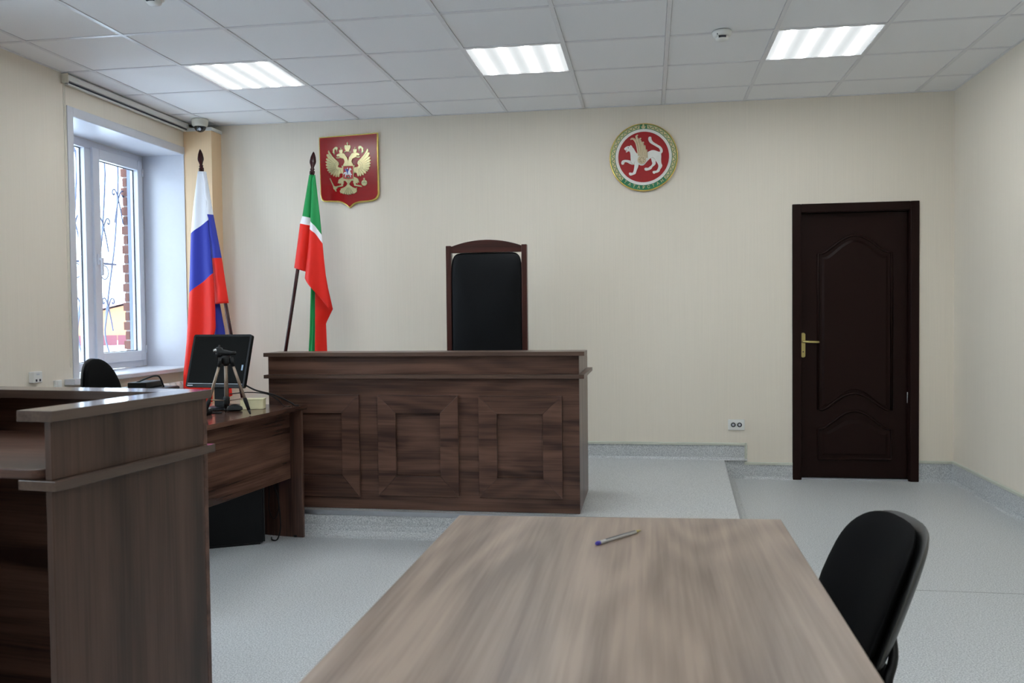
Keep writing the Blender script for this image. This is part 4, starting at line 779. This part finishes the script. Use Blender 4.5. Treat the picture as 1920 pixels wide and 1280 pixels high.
tr = thing('tripod', 'small bronze and black camera tripod standing on the desk before the monitor', 'tripod', (-2.15, 4.165, DT))
hubz = 0.285
feet = [(-0.064, -0.113), (-0.060, 0.103), (0.122, 0.015)]
for fx_, fy_ in feet:
    d = Vector((fx_, fy_, 0)); top_ = d * 0.22 + Vector((0.0, 0, hubz)); bot = d + Vector((0, 0, 0.004))
    lg = MB().tube([top_, top_.lerp(bot, 0.72)], 0.0075, 10).build('leg', M['tripod_tube'], tr)
    MB().tube([top_.lerp(bot, 0.70), top_.lerp(bot, 0.74), top_.lerp(bot, 0.92)], [0.0095, 0.011, 0.0085], 8).build('leg_lock', M['black_plastic'], lg)
    MB().tube([top_.lerp(bot, 0.92), bot], [0.0085, 0.004], 8).build('rubber_foot', M['black_plastic'], lg)
    MB().tube([top_.lerp(bot, 0.70), Vector((0, 0, 0.075))], 0.0035, 6).build('brace', M['tripod_tube'], tr)
    MB().tube([top_ + Vector((0, 0, 0.012)), top_.lerp(bot, 0.12)], [0.012, 0.0095], 8).build('leg_socket', M['black_plastic'], lg)
MB().lathe([(0.012, 0.255), (0.024, 0.27), (0.026, 0.30), (0.014, 0.312)], 16).build('hub', M['black_plastic'], tr)
MB().tube([(0, 0, 0.06), (0, 0, 0.30)], 0.0095, 12).build('centre_column', M['tripod_tube'], tr)
MB().lathe([(0.012, 0.055), (0.016, 0.062), (0.016, 0.092), (0.010, 0.098)], 12).build('column_collar', M['black_plastic'], tr)
MB().tube([(-0.045, 0, 0.325), (-0.03, 0, 0.326), (0.0, 0, 0.322), (0.035, -0.002, 0.320), (0.055, -0.002, 0.321)], [0.014, 0.016, 0.014, 0.009, 0.010], 12).build('pan_head', M['black_plastic'], tr)
hd_ = MB().lathe([(0.013, 0.30), (0.017, 0.315), (0.017, 0.345), (0.009, 0.35), (0.004, 0.352), (0.004, 0.362)], 12, Matrix.Translation((-0.035, 0, 0)))
hd_.build('head_plate', M['black_plastic'], tr)
MB().lathe([(0.010, 0), (0.010, 0.006)], 10, Matrix.Translation((-0.05, -0.012, 0.335)) @ Matrix.Rotation(R(90), 4, 'X')).build('head_knob', M['steel'], tr)

bx = thing('cardboard_box', 'small cream cardboard box on the desk under the monitor\'s right corner', 'box', (-2.155, 4.475, DT), R(12))
MB().box(-0.062, 0.062, -0.035, 0.035, 0.0, 0.05).build('box_body', M['cream_box'], bx, bevel=0.003)
MB().box(-0.064, 0.064, -0.037, 0.037, 0.0505, 0.058).build('box_lid', M['cream_box'], bx, bevel=0.002)
ms = thing('computer_mouse', 'black computer mouse left of the cream box on the desk', 'mouse', (-2.205, 4.36, DT), R(20))
vsm = MB().cushion(0.085, 0.052, 0.02, 0, 0.018, n=2.6, rings=6, seg=28, mtx=Matrix.Translation((0, 0, 0.0105)) @ Matrix.Rotation(math.pi / 2, 4, 'X')); vsm.build('mouse_body', M['black_satin'], ms)
MB().tube([(0.03, 0, 0.024), (0.038, 0, 0.018)], 0.004, 8).build('scroll_wheel', M['grey_plastic'], ms)
wc = thing('webcam', 'black webcam with a silver ring lying at the left tripod foot', 'webcam', (-2.265, 4.17, DT), R(35))
MB().lathe([(0.0, 0.0), (0.024, 0.0), (0.030, 0.010), (0.028, 0.026), (0.018, 0.034), (0.0, 0.036)], 20, Matrix.Translation((0, 0, 0))).build('camera_body', M['black_satin'], wc)
MB().tube([(0.021 * math.cos(2 * math.pi * k / 24), 0.021 * math.sin(2 * math.pi * k / 24), 0.033) for k in range(24)], 0.0025, 6, closed=True).build('silver_ring', M['steel'], wc)
MB().tube(smoothpath([(0.03, 0, 0.008), (0.06, 0.01, 0.004), (0.08, 0.04, 0.004), (0.06, 0.07, 0.004), (0.02, 0.06, 0.005), (-0.01, 0.08, 0.004)], 6), 0.003, 6).build('cord', M['black_plastic'], wc)
cb = MB(); cb.tube(smoothpath([(-2.24, 4.49, 0.90), (-2.17, 4.53, 0.85), (-2.08, 4.57, 0.82), (-2.0, 4.61, 0.775), (-1.975, 4.62, 0.7555), (-1.955, 4.63, 0.7555)], 6), 0.0045, 6)
tag(cb.build('monitor_cable', M['black_plastic']), 'black cable curving down from the monitor to the desk end', 'cable')
cb = MB(); cb.tube(smoothpath([(-2.30, 4.49, 0.83), (-2.22, 4.54, 0.835), (-2.12, 4.565, 0.825), (-2.06, 4.585, 0.79), (-2.03, 4.60, 0.7535), (-1.99, 4.605, 0.7535)], 6), 0.003, 6)
tag(cb.build('thin_cable', M['black_plastic']), 'thinner black cable running level behind the monitor stand', 'cable')

# under the desk
pc = thing('computer_tower', 'black computer tower standing on the floor under the side desk', 'computer', (-2.31, 4.478, 0), R(28))
MB().box(-0.175, 0.175, -0.09, 0.09, 0.012, 0.43).build('case', M['black_satin'], pc, bevel=0.004)
MB().box(0.1755, 0.185, -0.088, 0.088, 0.014, 0.428).build('front_bezel', M['black_plastic'], pc, bevel=0.003)
led = MB().box(0.184, 0.1865, -0.03, 0.03, 0.31, 0.318).build('power_light', emit_mat('blue_led', (0.05, 0.07, 1, 1), 0.6), pc)
for s in (-1, 1): MB().box(-0.16, 0.16, s * 0.07 - 0.012, s * 0.07 + 0.012, 0.0, 0.012).build('foot', M['black_plastic'], pc)
cb = MB(); cb.tube(smoothpath([(-2.12, 4.60, 0.62), (-2.105, 4.60, 0.35), (-2.075, 4.60, 0.22), (-2.06, 4.59, 0.08), (-2.07, 4.57, 0.008), (-2.09, 4.545, 0.008), (-2.12, 4.60, 0.008)], 7), 0.004, 6)
tag(cb.build('power_cord', M['black_plastic']), 'black cord hanging under the desk down to the floor', 'cable')
cb = MB(); cb.tube(smoothpath([(-2.16, 4.615, 0.60), (-2.135, 4.615, 0.3), (-2.14, 4.615, 0.18), (-2.115, 4.615, 0.11), (-2.085, 4.615, 0.15), (-2.08, 4.615, 0.26), (-2.10, 4.615, 0.6)], 7), 0.003, 6)
tag(cb.build('looped_cable', M['black_plastic']), 'thin black cable hanging in a loop beside the desk end panel', 'cable')

# ================================================================== BY THE WINDOW
stn = thing('side_table', 'low walnut-look stand holding a black printer beside the radiator', 'table', (-3.16, 5.02, 0))
MB().box(-0.30, 0.30, -0.20, 0.20, 0.60, 0.622).build('tabletop', M['wood_x'], stn)
for s in (-1, 1): MB().box(s * 0.28 - 0.009, s * 0.28 + 0.009, -0.19, 0.19, 0.0, 0.60).build('side_panel', M['wood_z'], stn)
MB().box(-0.271, 0.271, 0.17, 0.186, 0.1, 0.60).build('rear_panel', M['wood_x'], stn)
pr = thing('printer', 'flat black printer below the window sill, a cable looping above it', 'printer', (-3.14, 5.02, 0.622), R(4))
MB().box(-0.165, 0.165, -0.14, 0.14, 0.0, 0.20).build('printer_body', M['black_plastic'], pr, bevel=0.012)
MB().box(-0.06, 0.06, -0.10, 0.12, 0.20, 0.237).build('scanner_lid', M['black_satin'], pr, bevel=0.006)
MB().box(-0.055, -0.03, -0.1415, -0.139, 0.165, 0.185).build('printed_mark', M['silver'], pr)
MB().tube(smoothpath([(-0.02, -0.06, 0.235), (0.04, -0.03, 0.262), (0.075, -0.01, 0.272), (0.10, 0.0, 0.262), (0.115, 0.02, 0.20)], 7), 0.005, 6).build('cable', M['black_plastic'], pr)
ra = thing('radiator', 'white sectional radiator on the wall under the window sill', 'radiator', (-3.64, 5.86, 0.16))
for k in range(12):
    y = -0.44 + 0.08 * k
    m_ = MB(); m_.box(-0.02, 0.05, y - 0.036, y + 0.036, 0.0, 0.575); m_.prism([(-0.02, 0.575), (0.05, 0.575), (0.03, 0.603), (-0.02, 0.60)], 'xz', y - 0.032, y + 0.032)
    m_.build('section', M['radiator'], ra, bevel=0.006)
MB().tube([(0.01, -0.46, 0.05), (0.01, 0.47, 0.05)], 0.016, 10).build('lower_pipe', M['radiator'], ra)
MB().tube([(0.01, -0.46, 0.53), (0.01, 0.47, 0.53)], 0.016, 10).build('upper_pipe', M['radiator'], ra)
for y in (-0.3, 0.3): MB().box(-0.064, -0.015, y - 0.012, y + 0.012, 0.50, 0.54).build('wall_bracket', M['radiator'], ra)

# roller blind rolled up under the ceiling
rb = thing('roller_blind', 'white roller blind rolled up in its slim cassette above the window', 'blind', (XL, 5.78, 2.76))
MB().prism([(0.0, 0.016), (0.032, 0.016), (0.044, 0.024), (0.046, 0.052), (0.040, 0.062), (0.0, 0.062)], 'xz', -0.70, 0.755).build('cassette', M['white_plastic'], rb)
MB().box(0.008, 0.043, -0.69, 0.745, 0.009, 0.0165).build('fabric_slot', M['gasket'], rb)
MB().box(0.014, 0.036, -0.69, 0.745, -0.003, 0.009).build('bottom_rail', M['white_plastic'], rb, bevel=0.003)
for y in (-0.708, 0.755): MB().box(0.0, 0.049, y, y + 0.008, 0.006, 0.065).build('end_cap', M['cream_plastic'], rb)
MB().tube([(0.018, -0.714, 0.03), (0.018, -0.714, -1.80), (0.023, -0.714, -1.815), (0.028, -0.714, -1.80), (0.028, -0.714, 0.03)], 0.0018, 6).build('bead_chain', M['cream_plastic'], rb)

# dome camera
dc = thing('dome_camera', 'white dome security camera on the ceiling in the window corner', 'camera', (-3.51, 6.455, HC))
MB().lathe([(0.062, 0.0), (0.064, -0.012), (0.060, -0.045), (0.046, -0.058)], 28).build('housing', M['cream_plastic'], dc)
MB().lathe([(0.047, -0.050)] + [(0.047 * math.cos(R(a)), -0.055 - 0.045 * math.sin(R(a))) for a in (10, 25, 40, 55, 70, 82)] + [(0.0, -0.100)], 24).build('dome', plain('smoked_dome', srgb(18, 20, 24), 0.06), dc)
MB().lathe([(0.012, 0), (0.012, 0.004)], 12, Matrix.Translation((0.018, -0.036, -0.082)) @ Matrix.Rotation(R(120), 4, 'X')).build('lens', M['silver'], dc)
def smoke(loc, label):
    t = thing('smoke_detector', label, 'detector', loc)
    MB().lathe([(0.052, 0.0), (0.054, -0.010), (0.05, -0.026), (0.042, -0.03)], 28).build('base', M['white_plastic'], t)
    MB().lathe([(0.034, -0.030), (0.036, -0.036), (0.034, -0.046), (0.02, -0.052), (0.0, -0.053)], 28).build('sensor_cap', M['white_plastic'], t)
    MB().prism([(-0.02, -0.042), (0.02, -0.042), (0.02, -0.032), (-0.02, -0.032)], 'xz', -0.0385, 0.0).build('vent_slot', M['gasket'], t)
    MB().box(-0.030, -0.024, -0.043, -0.036, -0.027, -0.020).build('indicator', M['gasket'], t)
    return t
smoke((0.413, 5.045, HC), 'round white smoke detector between the middle and right ceiling lights')
smoke((-2.375, 3.95, HC), 'round white smoke detector cut off by the picture\'s top edge, at left')

# sockets
so = thing('wall_socket', 'white double power socket low on the back wall left of the door', 'socket', (0.644, YD, 0.408))
MB().box(-0.061, 0.061, -0.012, 0.0, -0.041, 0.041).build('plate', M['white_plastic'], so, bevel=0.004)
for s in (-1, 1):
    MB().tube([(s * 0.023, -0.0135, 0), (s * 0.023, -0.011, 0)], 0.021, 20).build('well', M['grey_plastic'], so)
    MB().tube([(s * 0.023 + 0.020 * math.cos(2 * math.pi * k / 24), -0.0135, 0.020 * math.sin(2 * math.pi * k / 24)) for k in range(24)], 0.0022, 6, closed=True).build('well_rim', M['white_plastic'], so)
    pl_ = MB(); pl_.tube([(s * 0.023, -0.0160, 0), (s * 0.023, -0.0132, 0)], 0.010, 12); pl_.build('face', M['silver'], so)
    hl = MB()
    for q in (-1, 1): hl.tube([(s * 0.023 + q * 0.006, -0.0166, 0), (s * 0.023 + q * 0.006, -0.0150, 0)], 0.0022, 8)
    hl.build('hole', M['gasket'], so)
ns = thing('network_socket', 'white surface-mounted twin network socket on the left wall', 'socket', (XL, 4.745, 0.905))
MB().box(0.0, 0.036, -0.038, 0.038, -0.034, 0.034).build('housing', M['white_plastic'], ns, bevel=0.004)
for y in (-0.016, 0.016): MB().box(0.0355, 0.037, y - 0.007, y + 0.007, -0.026, -0.012).build('port', M['gasket'], ns)
MB().box(0.0355, 0.0368, -0.012, 0.012, 0.012, 0.022).build('label_window', M['silver'], ns)
jbx = thing('junction_box', 'tiny white box on the left wall next to the sill end', 'box', (XL, 4.952, 0.845))
MB().box(0.0, 0.022, -0.026, 0.026, -0.026, 0.026).build('box_body', M['white_plastic'], jbx, bevel=0.003)
MB().box(0.0218, 0.0235, -0.018, 0.018, -0.018, 0.018).build('box_cover', M['white_plastic'], jbx)

# ================================================================== FLAGS
YS, KS = DATA['flagplane']
def P3(x, z, d=0.0): return Vector((x, YS + KS * z - d, z))
def interp(poly, t):
    n = len(poly) - 1; k = min(int(t * n), n - 1); f = t * n - k
    return (poly[k][0] + (poly[k + 1][0] - poly[k][0]) * f, poly[k][1] + (poly[k + 1][1] - poly[k][1]) * f)
def curve(poly):   # resample a polyline so that its parameter follows height
    z0, z1 = poly[0][1], poly[-1][1]
    def at(t):
        z = z0 + (z1 - z0) * t
        for a, b_ in zip(poly, poly[1:]):
            if b_[1] <= z <= a[1] and a[1] > b_[1]: return a[0] + (b_[0] - a[0]) * (a[1] - z) / (a[1] - b_[1]), z
        return poly[-1][0], z
    return at
def lin(bd, s):
    for a, b_ in zip(bd, bd[1:]):
        if a[0] <= s <= b_[0]: return a[1] + (b_[1] - a[1]) * (s - a[0]) / (b_[0] - a[0])
    return bd[-1][1]
def sheet(mb, st, sh, fold, const=None, rows=60, cols=22, base=0.0):
    L, Rr = curve(sh['L']), curve(sh['R'])
    vs = []; vals = []
    for i in range(rows + 1):
        t = i / rows; a, za = L(t); b_, zb = Rr(t)
        for j in range(cols + 1):
            s = j / cols
            x = a + (b_ - a) * s; z = za + (zb - za) * s
            vs.append(P3(x, z, base + fold(s, t)))
            if const is not None: vals.append(const)
            else:
                zs = [lin(q, s) for q in sh['B']]
                if len(zs) == 1: v = max(1.05, 2.0 + (zs[0] - z) * 4)
                else:
                    v = 1 + (zs[0] - z) / max(1e-3, zs[0] - zs[1])
                vals.append(max(0.05, min(2.95, v)))
    fs = [(i * (cols + 1) + j, i * (cols + 1) + j + 1, (i + 1) * (cols + 1) + j + 1, (i + 1) * (cols + 1) + j) for i in range(rows) for j in range(cols)]
    mb.add(vs, fs, True); st.extend(vals)
def make_flag(name, label, dat, sheets, mat, finial_len):
    pA, pB, tip = dat['pole']
    t = thing(name, label, 'flag', (0, 0, 0))
    # pole: straight from the finial to the foot of the stand
    top = P3(*pA, 0.0); foot = P3(pB[0] + (pB[0] - pA[0]) / (pA[1] - pB[1]) * (pB[1] - 0.05), 0.05, 0.0)
    MB().tube([foot, top + (top - foot).normalized() * 0.02], 0.0135, 14).build('pole', M['pole'], t)
    ax = (P3(*tip, 0.0) - top).normalized(); L = (P3(*tip, 0.0) - top).length
    q = Vector((0, 0, 1)).rotation_difference(ax).to_matrix().to_4x4(); mt = Matrix.Translation(top) @ q @ Matrix.Diagonal((1, 0.55, 1, 1))
    prof = [(0.017, 0.0), (0.021, 0.01), (0.021, 0.03), (0.013, 0.036), (0.019, 0.046), (0.012, 0.056), (0.017, 0.075), (0.025, 0.095), (0.026, 0.11), (0.020, 0.145), (0.009, 0.175), (0.0, L)]
    MB().lathe(prof, 18, mt).build('finial', M['pole'], t)
    mb = MB(); st = []
    for nm, fold, const, base in sheets: sheet(mb, st, dat[nm], fold, const, base=base)
    o = mb.build('flag_cloth', M[mat], t)
    at = o.data.attributes.new('stripe', 'FLOAT', 'POINT'); at.data.foreach_set('value', st)
    so_ = o.modifiers.new('thickness', 'SOLIDIFY'); so_.thickness = 0.0015
    return t
S = math.sin
rip = lambda s, t, k, ph, a: a * S(k * s * math.pi + ph)
f1 = make_flag('national_flag', 'white, blue and red flag hanging from a leaning pole by the window', DATA['flags']['one'], [
    ('sleeve', lambda s, t: 0.02 * S(math.pi * s) + 0.0025 * S(40 * t + 3 * s) * S(math.pi * min(1, s * 1.2)), None, 0.0),
    ('drape', lambda s, t: 0.01 + 0.035 * t * S(2.3 * math.pi * s + 0.5 + 0.6 * t) + 0.03 * S(math.pi * s) * min(1, 2 * t) - 0.012 * s, None, 0.015),
    ('reverse', lambda s, t: 0.01 * S(3 * s + 4 * t), 0.5, -0.012),
    ('tip', lambda s, t: 0.01 * S(3 * s), 2.5, -0.008),
    ('back', lambda s, t: 0.012 * S(4 * s + 2 * t), None, -0.03)], 'flag_tricolour', 0.2)
f2 = make_flag('republic_flag', 'green, white and red flag hanging from a leaning pole beside the shield', DATA['flags']['two'], [
    ('sleeve', lambda s, t: 0.022 * S(math.pi * s) - 0.03 * max(0, s - 0.72) + 0.003 * S(34 * t) * s, None, 0.0),
    ('drape', lambda s, t: 0.012 + 0.045 * (0.3 + t) * S(math.pi * (0.15 + 0.85 * (1 - s)) * 0.9) + 0.018 * t * S(2.2 * math.pi * s + 0.4), None, 0.006),
    ('green', lambda s, t: 0.006 * S(3 * s + 5 * t), 0.5, 0.0),
    ('back', lambda s, t: 0.02 * S(3.2 * s + 1.2) - 0.01, 2.5, -0.02),
    ('dark', lambda s, t: 0.0, 0.5, -0.03)], 'flag_green_red', 0.2)
stand = thing('flag_stand', 'wooden double flag stand on the floor behind the desks', 'stand', (-2.912, YS + 0.01, 0))
MB().lathe([(0.17, 0.0), (0.17, 0.02), (0.15, 0.035), (0.05, 0.045), (0.045, 0.048)], 28).build('base', M['mahogany_h'], stand)
for s in (-1, 1):
    MB().tube([(s * 0.012 + 0.002, -0.0, 0.044), (s * 0.035 * (1.3 if s < 0 else 1), 0.018, 0.16)], 0.019, 12).build('socket', M['mahogany_h'], stand)

# ================================================================== EMBLEMS ON THE BACK WALL
sh = thing('coat_of_arms_shield', 'red shield-shaped panel with a gold double-headed eagle on the back wall', 'emblem', (-2.366, YD, 2.45))
E_ = DATA['eagle']
outl = smoothpath(E_['outline'][:3], 1) ; outl = [Vector(p) for p in E_['outline']]
op = [tuple(p) for p in outl[:3]] + [tuple(p) for p in smoothpath(outl[3:9], 5)] + [tuple(p) for p in smoothpath(outl[8:], 5)][1:]
k_ = lambda pts, f, c=(0, -0.0): [((x - c[0]) * f + c[0], (z - c[1]) * f + c[1]) for x, z in pts]
MB().prism(op, 'xz', -0.026, 0.0).build('backing', M['gold_rim'], sh, bevel=0.005)
MB().prism(k_(op, 0.965), 'xz', -0.030, -0.026).build('red_field', M['red_gloss'], sh)
ccx = E_['center'][0][0]
def relief(name, pts, t0, t1, mat, mirror=False, bev=0.0012, parent=None):
    P = [((2 * ccx - x) if mirror else x, z) for x, z in pts]
    return MB().prism(P, 'xz', t1, t0).build(name, M[mat], parent or sh, bevel=bev, segs=1)
for mi in (False, True):
    wg = relief('wing', E_['wing'], -0.030, -0.037, 'gold', mi)
    # engraved lines run in from the notches between the feathers
    ln = MB(); wp = [((2 * ccx - x) if mi else x, z) for x, z in E_['wing']]; rt = ((2 * ccx - 0.075) if mi else 0.075, 0.0)
    ds = [math.hypot(x - rt[0], z - rt[1]) for x, z in wp]
    for k in range(1, len(wp) - 1):
        if ds[k] > 0.035 and ds[k] <= ds[k - 1] and ds[k] < ds[k + 1] and k > 8:
            q = lambda f: (rt[0] + (wp[k][0] - rt[0]) * f, -0.0368, rt[1] + (wp[k][1] - rt[1]) * f)
            ln.tube([q(0.30), q(0.97)], [0.0008, 0.0015], 4)
    for rr, a0, a1 in ((0.030, -60, 95), (0.045, -45, 85)):
        sg = -1 if mi else 1
        ln.tube([(rt[0] + sg * rr * math.cos(R(a)), -0.0368, rt[1] + rr * math.sin(R(a))) for a in range(a0, a1, 8)], 0.0010, 4)
    ln.build('feather_lines', M['gold_line'], wg)
    relief('eagle_head', E_['head'], -0.030, -0.038, 'gold', mi)
    relief('small_crown', E_['small_crown'], -0.030, -0.037, 'gold', mi)
    relief('ribbon', E_['ribbon'], -0.030, -0.035, 'gold', mi)
    relief('talon', E_['thigh'], -0.030, -0.037, 'gold', mi)
relief('crown', E_['crown'], -0.030, -0.037, 'gold')
tl = relief('tail', E_['tail'], -0.030, -0.037, 'gold')
ln = MB()
for a in (-28, -14, 0.5, 15, 29):
    ln.tube([(ccx + 0.03 * math.sin(R(a)) * 0.6, -0.0369, -0.165), (ccx + 0.085 * math.sin(R(a)), -0.0369, -0.165 - 0.06 * math.cos(R(a)))], [0.001, 0.0022], 4)
ln.build('tail_lines', M['gold_line'], tl)
relief('sceptre', E_['scepter'], -0.030, -0.036, 'gold')
oc, oe = E_['orb_c']; orr = oe[0] - oc[0]
orb = MB().prism([(oc[0] + orr * math.cos(2 * math.pi * k / 24), oc[1] + orr * math.sin(2 * math.pi * k / 24)) for k in range(24)], 'xz', -0.037, -0.030).build('orb', M['gold'], sh, bevel=0.002)
MB().box(oc[0] - orr, oc[0] + orr, -0.0378, -0.036, oc[1] - 0.002, oc[1] + 0.002).build('orb_band', M['gold_line'], orb)
MB().box(oc[0] - 0.002, oc[0] + 0.002, -0.0378, -0.036, oc[1], oc[1] + orr * 0.95).build('orb_band', M['gold_line'], orb)
MB().prism([tuple(p) for p in E_['cross']], 'xz', -0.036, -0.030).build('cross', M['gold'], orb)
relief('breast_shield', E_['shield'], -0.034, -0.041, 'gold')
relief('breast_field', E_['shield_red'], -0.040, -0.0418, 'red_flat', bev=0)
relief('horse', E_['horse'], -0.0415, -0.0435, 'silver', bev=0.0004)
relief('rider', E_['rider'], -0.0425, -0.0448, 'blue_enamel', bev=0.0004)
relief('rider_head', E_['rhead'], -0.0425, -0.0448, 'silver', bev=0.0004)
relief('slain_dragon', E_['dragon'], -0.0415, -0.0432, 'gold_line', bev=0.0004)
MB().tube([(*E_['lance'][0][:1], -0.0452, E_['lance'][0][1]), (*E_['lance'][1][:1], -0.0442, E_['lance'][1][1])], 0.0009, 5).build('lance', M['silver'], sh)

rd = thing('round_emblem', 'round emblem with a white winged leopard on red, lettered green rim, on the back wall', 'emblem', (-0.035, YD, 2.437))
circ = lambda r, n=72: [(r * math.cos(2 * math.pi * k / n), r * math.sin(2 * math.pi * k / n)) for k in range(n)]
MB().prism(circ(0.256), 'xz', -0.026, 0.0).build('gold_rim', M['gold_rim'], rd, bevel=0.005)
MB().prism(circ(0.247), 'xz', -0.030, -0.026).build('green_ring', M['green_flat'], rd)
MB().prism(circ(0.211), 'xz', -0.033, -0.030).build('white_ring', M['white_enamel'], rd)
MB().prism(circ(0.190), 'xz', -0.0345, -0.033).build('red_disc', M['red_flat'], rd)
def band(r0, r1, a0, a1, y0, y1, n=64):
    A = [R(a0 + (a1 - a0) * k / n) for k in range(n + 1)]
    return MB().prism([(r1 * math.cos(a), r1 * math.sin(a)) for a in A] + [(r0 * math.cos(a), r0 * math.sin(a)) for a in A[::-1]], 'xz', y0, y1)
band(0.216, 0.242, -46, 226, -0.032, -0.030, 90).build('ornament_band', M['ring_gold'], rd)
zz = MB()
for side in (-1, 1):
    N = 13; pts = []
    for k in range(2 * N + 1):
        a = R(90 + side * (9 + 126 * k / (2 * N))); r = 0.2195 if k % 2 else 0.2385
        pts.append((r * math.cos(a), -0.032, r * math.sin(a)))
    zz.tube(smoothpath(pts, 3), 0.0022, 4)
    for k in range(2 * N):
        a = R(90 + side * (9 + 126 * (k + 0.5) / (2 * N)))
        zz.lathe([(0.003, -0.0005), (0.003, 0.0016)], 8, Matrix.Translation((0.229 * math.cos(a) , -0.032, 0.229 * math.sin(a))) @ Matrix.Rotation(R(90), 4, 'X'))
zz.build('ornament_lines', M['green_flat'], rd)
MB().prism([(-0.022, 0.238), (-0.012, 0.226), (-0.006, 0.243), (0, 0.222 + 0.026), (0.006, 0.243), (0.012, 0.226), (0.022, 0.238), (0.012, 0.216), (0, 0.212), (-0.012, 0.216)], 'xz', -0.0335, -0.031).build('tulip', M['ring_gold'], rd)
MB().prism([(-0.028, 0.214), (0.028, 0.214), (0.028, 0.2445), (-0.028, 0.2445)], 'xz', -0.0322, -0.0300).build('tulip_ground', M['green_flat'], rd)
lp_ = DATA['leopard']
lb_ = lp_['body']; lb_ = [tuple(p) for p in smoothpath(lb_ + lb_[:1], 3)][:-1]
body_ = MB().prism(lb_, 'xz', -0.041, -0.0345).build('leopard', M['white_enamel'], rd, bevel=0.0018, segs=2)
for f in lp_['feathers']:
    P = smoothpath(f, 5); n = len(P)
    r_ = [0.0045 + 0.0045 * min(1, 3 * i / n) for i in range(n)]
    fo = MB().tube([(p[0], -0.040, p[1]) for p in P], r_, 8, flat=1.0).build('wing_feather', M['wing_beige'], rd)
    MB().tube([(p[0], -0.0485, p[1]) for p in P[3:]], 0.0011, 4).build('feather_line', M['wing_line'], fo)
for f in lp_['folds']: MB().tube([(p[0], -0.0408, p[1]) for p in smoothpath(f, 4)], 0.0011, 4).build('outline_line', M['wing_line'], body_)
dc0, dc1 = lp_['disc']; dr = dc1[0] - dc0[0]
dk = MB().lathe([(dr, 0.0), (dr, 0.006), (dr * 0.86, 0.008), (dr * 0.84, 0.006), (0.0, 0.006)], 32, Matrix.Translation((dc0[0], -0.044, dc0[1])) @ Matrix.Rotation(R(90), 4, 'X')).build('round_shield', M['wing_beige'], rd)
pt = MB()
for k in range(8):
    a = 2 * math.pi * k / 8
    pt.tube([(dc0[0] + 0.25 * dr * math.cos(a), -0.051, dc0[1] + 0.25 * dr * math.sin(a)), (dc0[0] + 0.66 * dr * math.cos(a), -0.051, dc0[1] + 0.66 * dr * math.sin(a))], [0.001, 0.0032], 6)
pt.build('rosette', M['wing_line'], dk)
e0 = lp_['eye'][0]; MB().lathe([(0.0035, 0), (0.0035, 0.002)], 10, Matrix.Translation((e0[0], -0.0405, e0[1])) @ Matrix.Rotation(R(90), 4, 'X')).build('eye', M['gasket'], body_)
e0 = lp_['mouth'][0]; MB().lathe([(0.0032, 0), (0.0032, 0.002)], 10, Matrix.Translation((e0[0], -0.0405, e0[1])) @ Matrix.Rotation(R(90), 4, 'X')).build('mouth', M['red_flat'], body_)
# lettering along the bottom of the ring (Cyrillic capitals that share their shapes with these)
def letter(ch, ang, size=0.030):
    cu_ = bpy.data.curves.new('letter', 'FONT'); cu_.body = ch; cu_.size = size; cu_.align_x = 'CENTER'; cu_.align_y = 'CENTER'; cu_.extrude = 0.0008; cu_.offset = 0.0006
    tmp = bpy.data.objects.new('letter', cu_); COL.objects.link(tmp)
    bpy.context.view_layer.update()
    me = bpy.data.meshes.new_from_object(tmp.evaluated_get(bpy.context.evaluated_depsgraph_get()))
    bpy.data.objects.remove(tmp); bpy.data.curves.remove(cu_)
    o = bpy.data.objects.new('letter', me); COL.objects.link(o); me.materials.clear(); me.materials.append(M['ring_gold'])
    o.parent = rd; r = 0.229
    o.location = (r * math.cos(R(ang)), -0.0312, r * math.sin(R(ang)))
    o.rotation_euler = (R(90), -R(ang + 90), 0)
    return o
for k, ch in enumerate('ТАТАРСТАН'): letter(ch, -90 - 37 + 74 * k / 8)
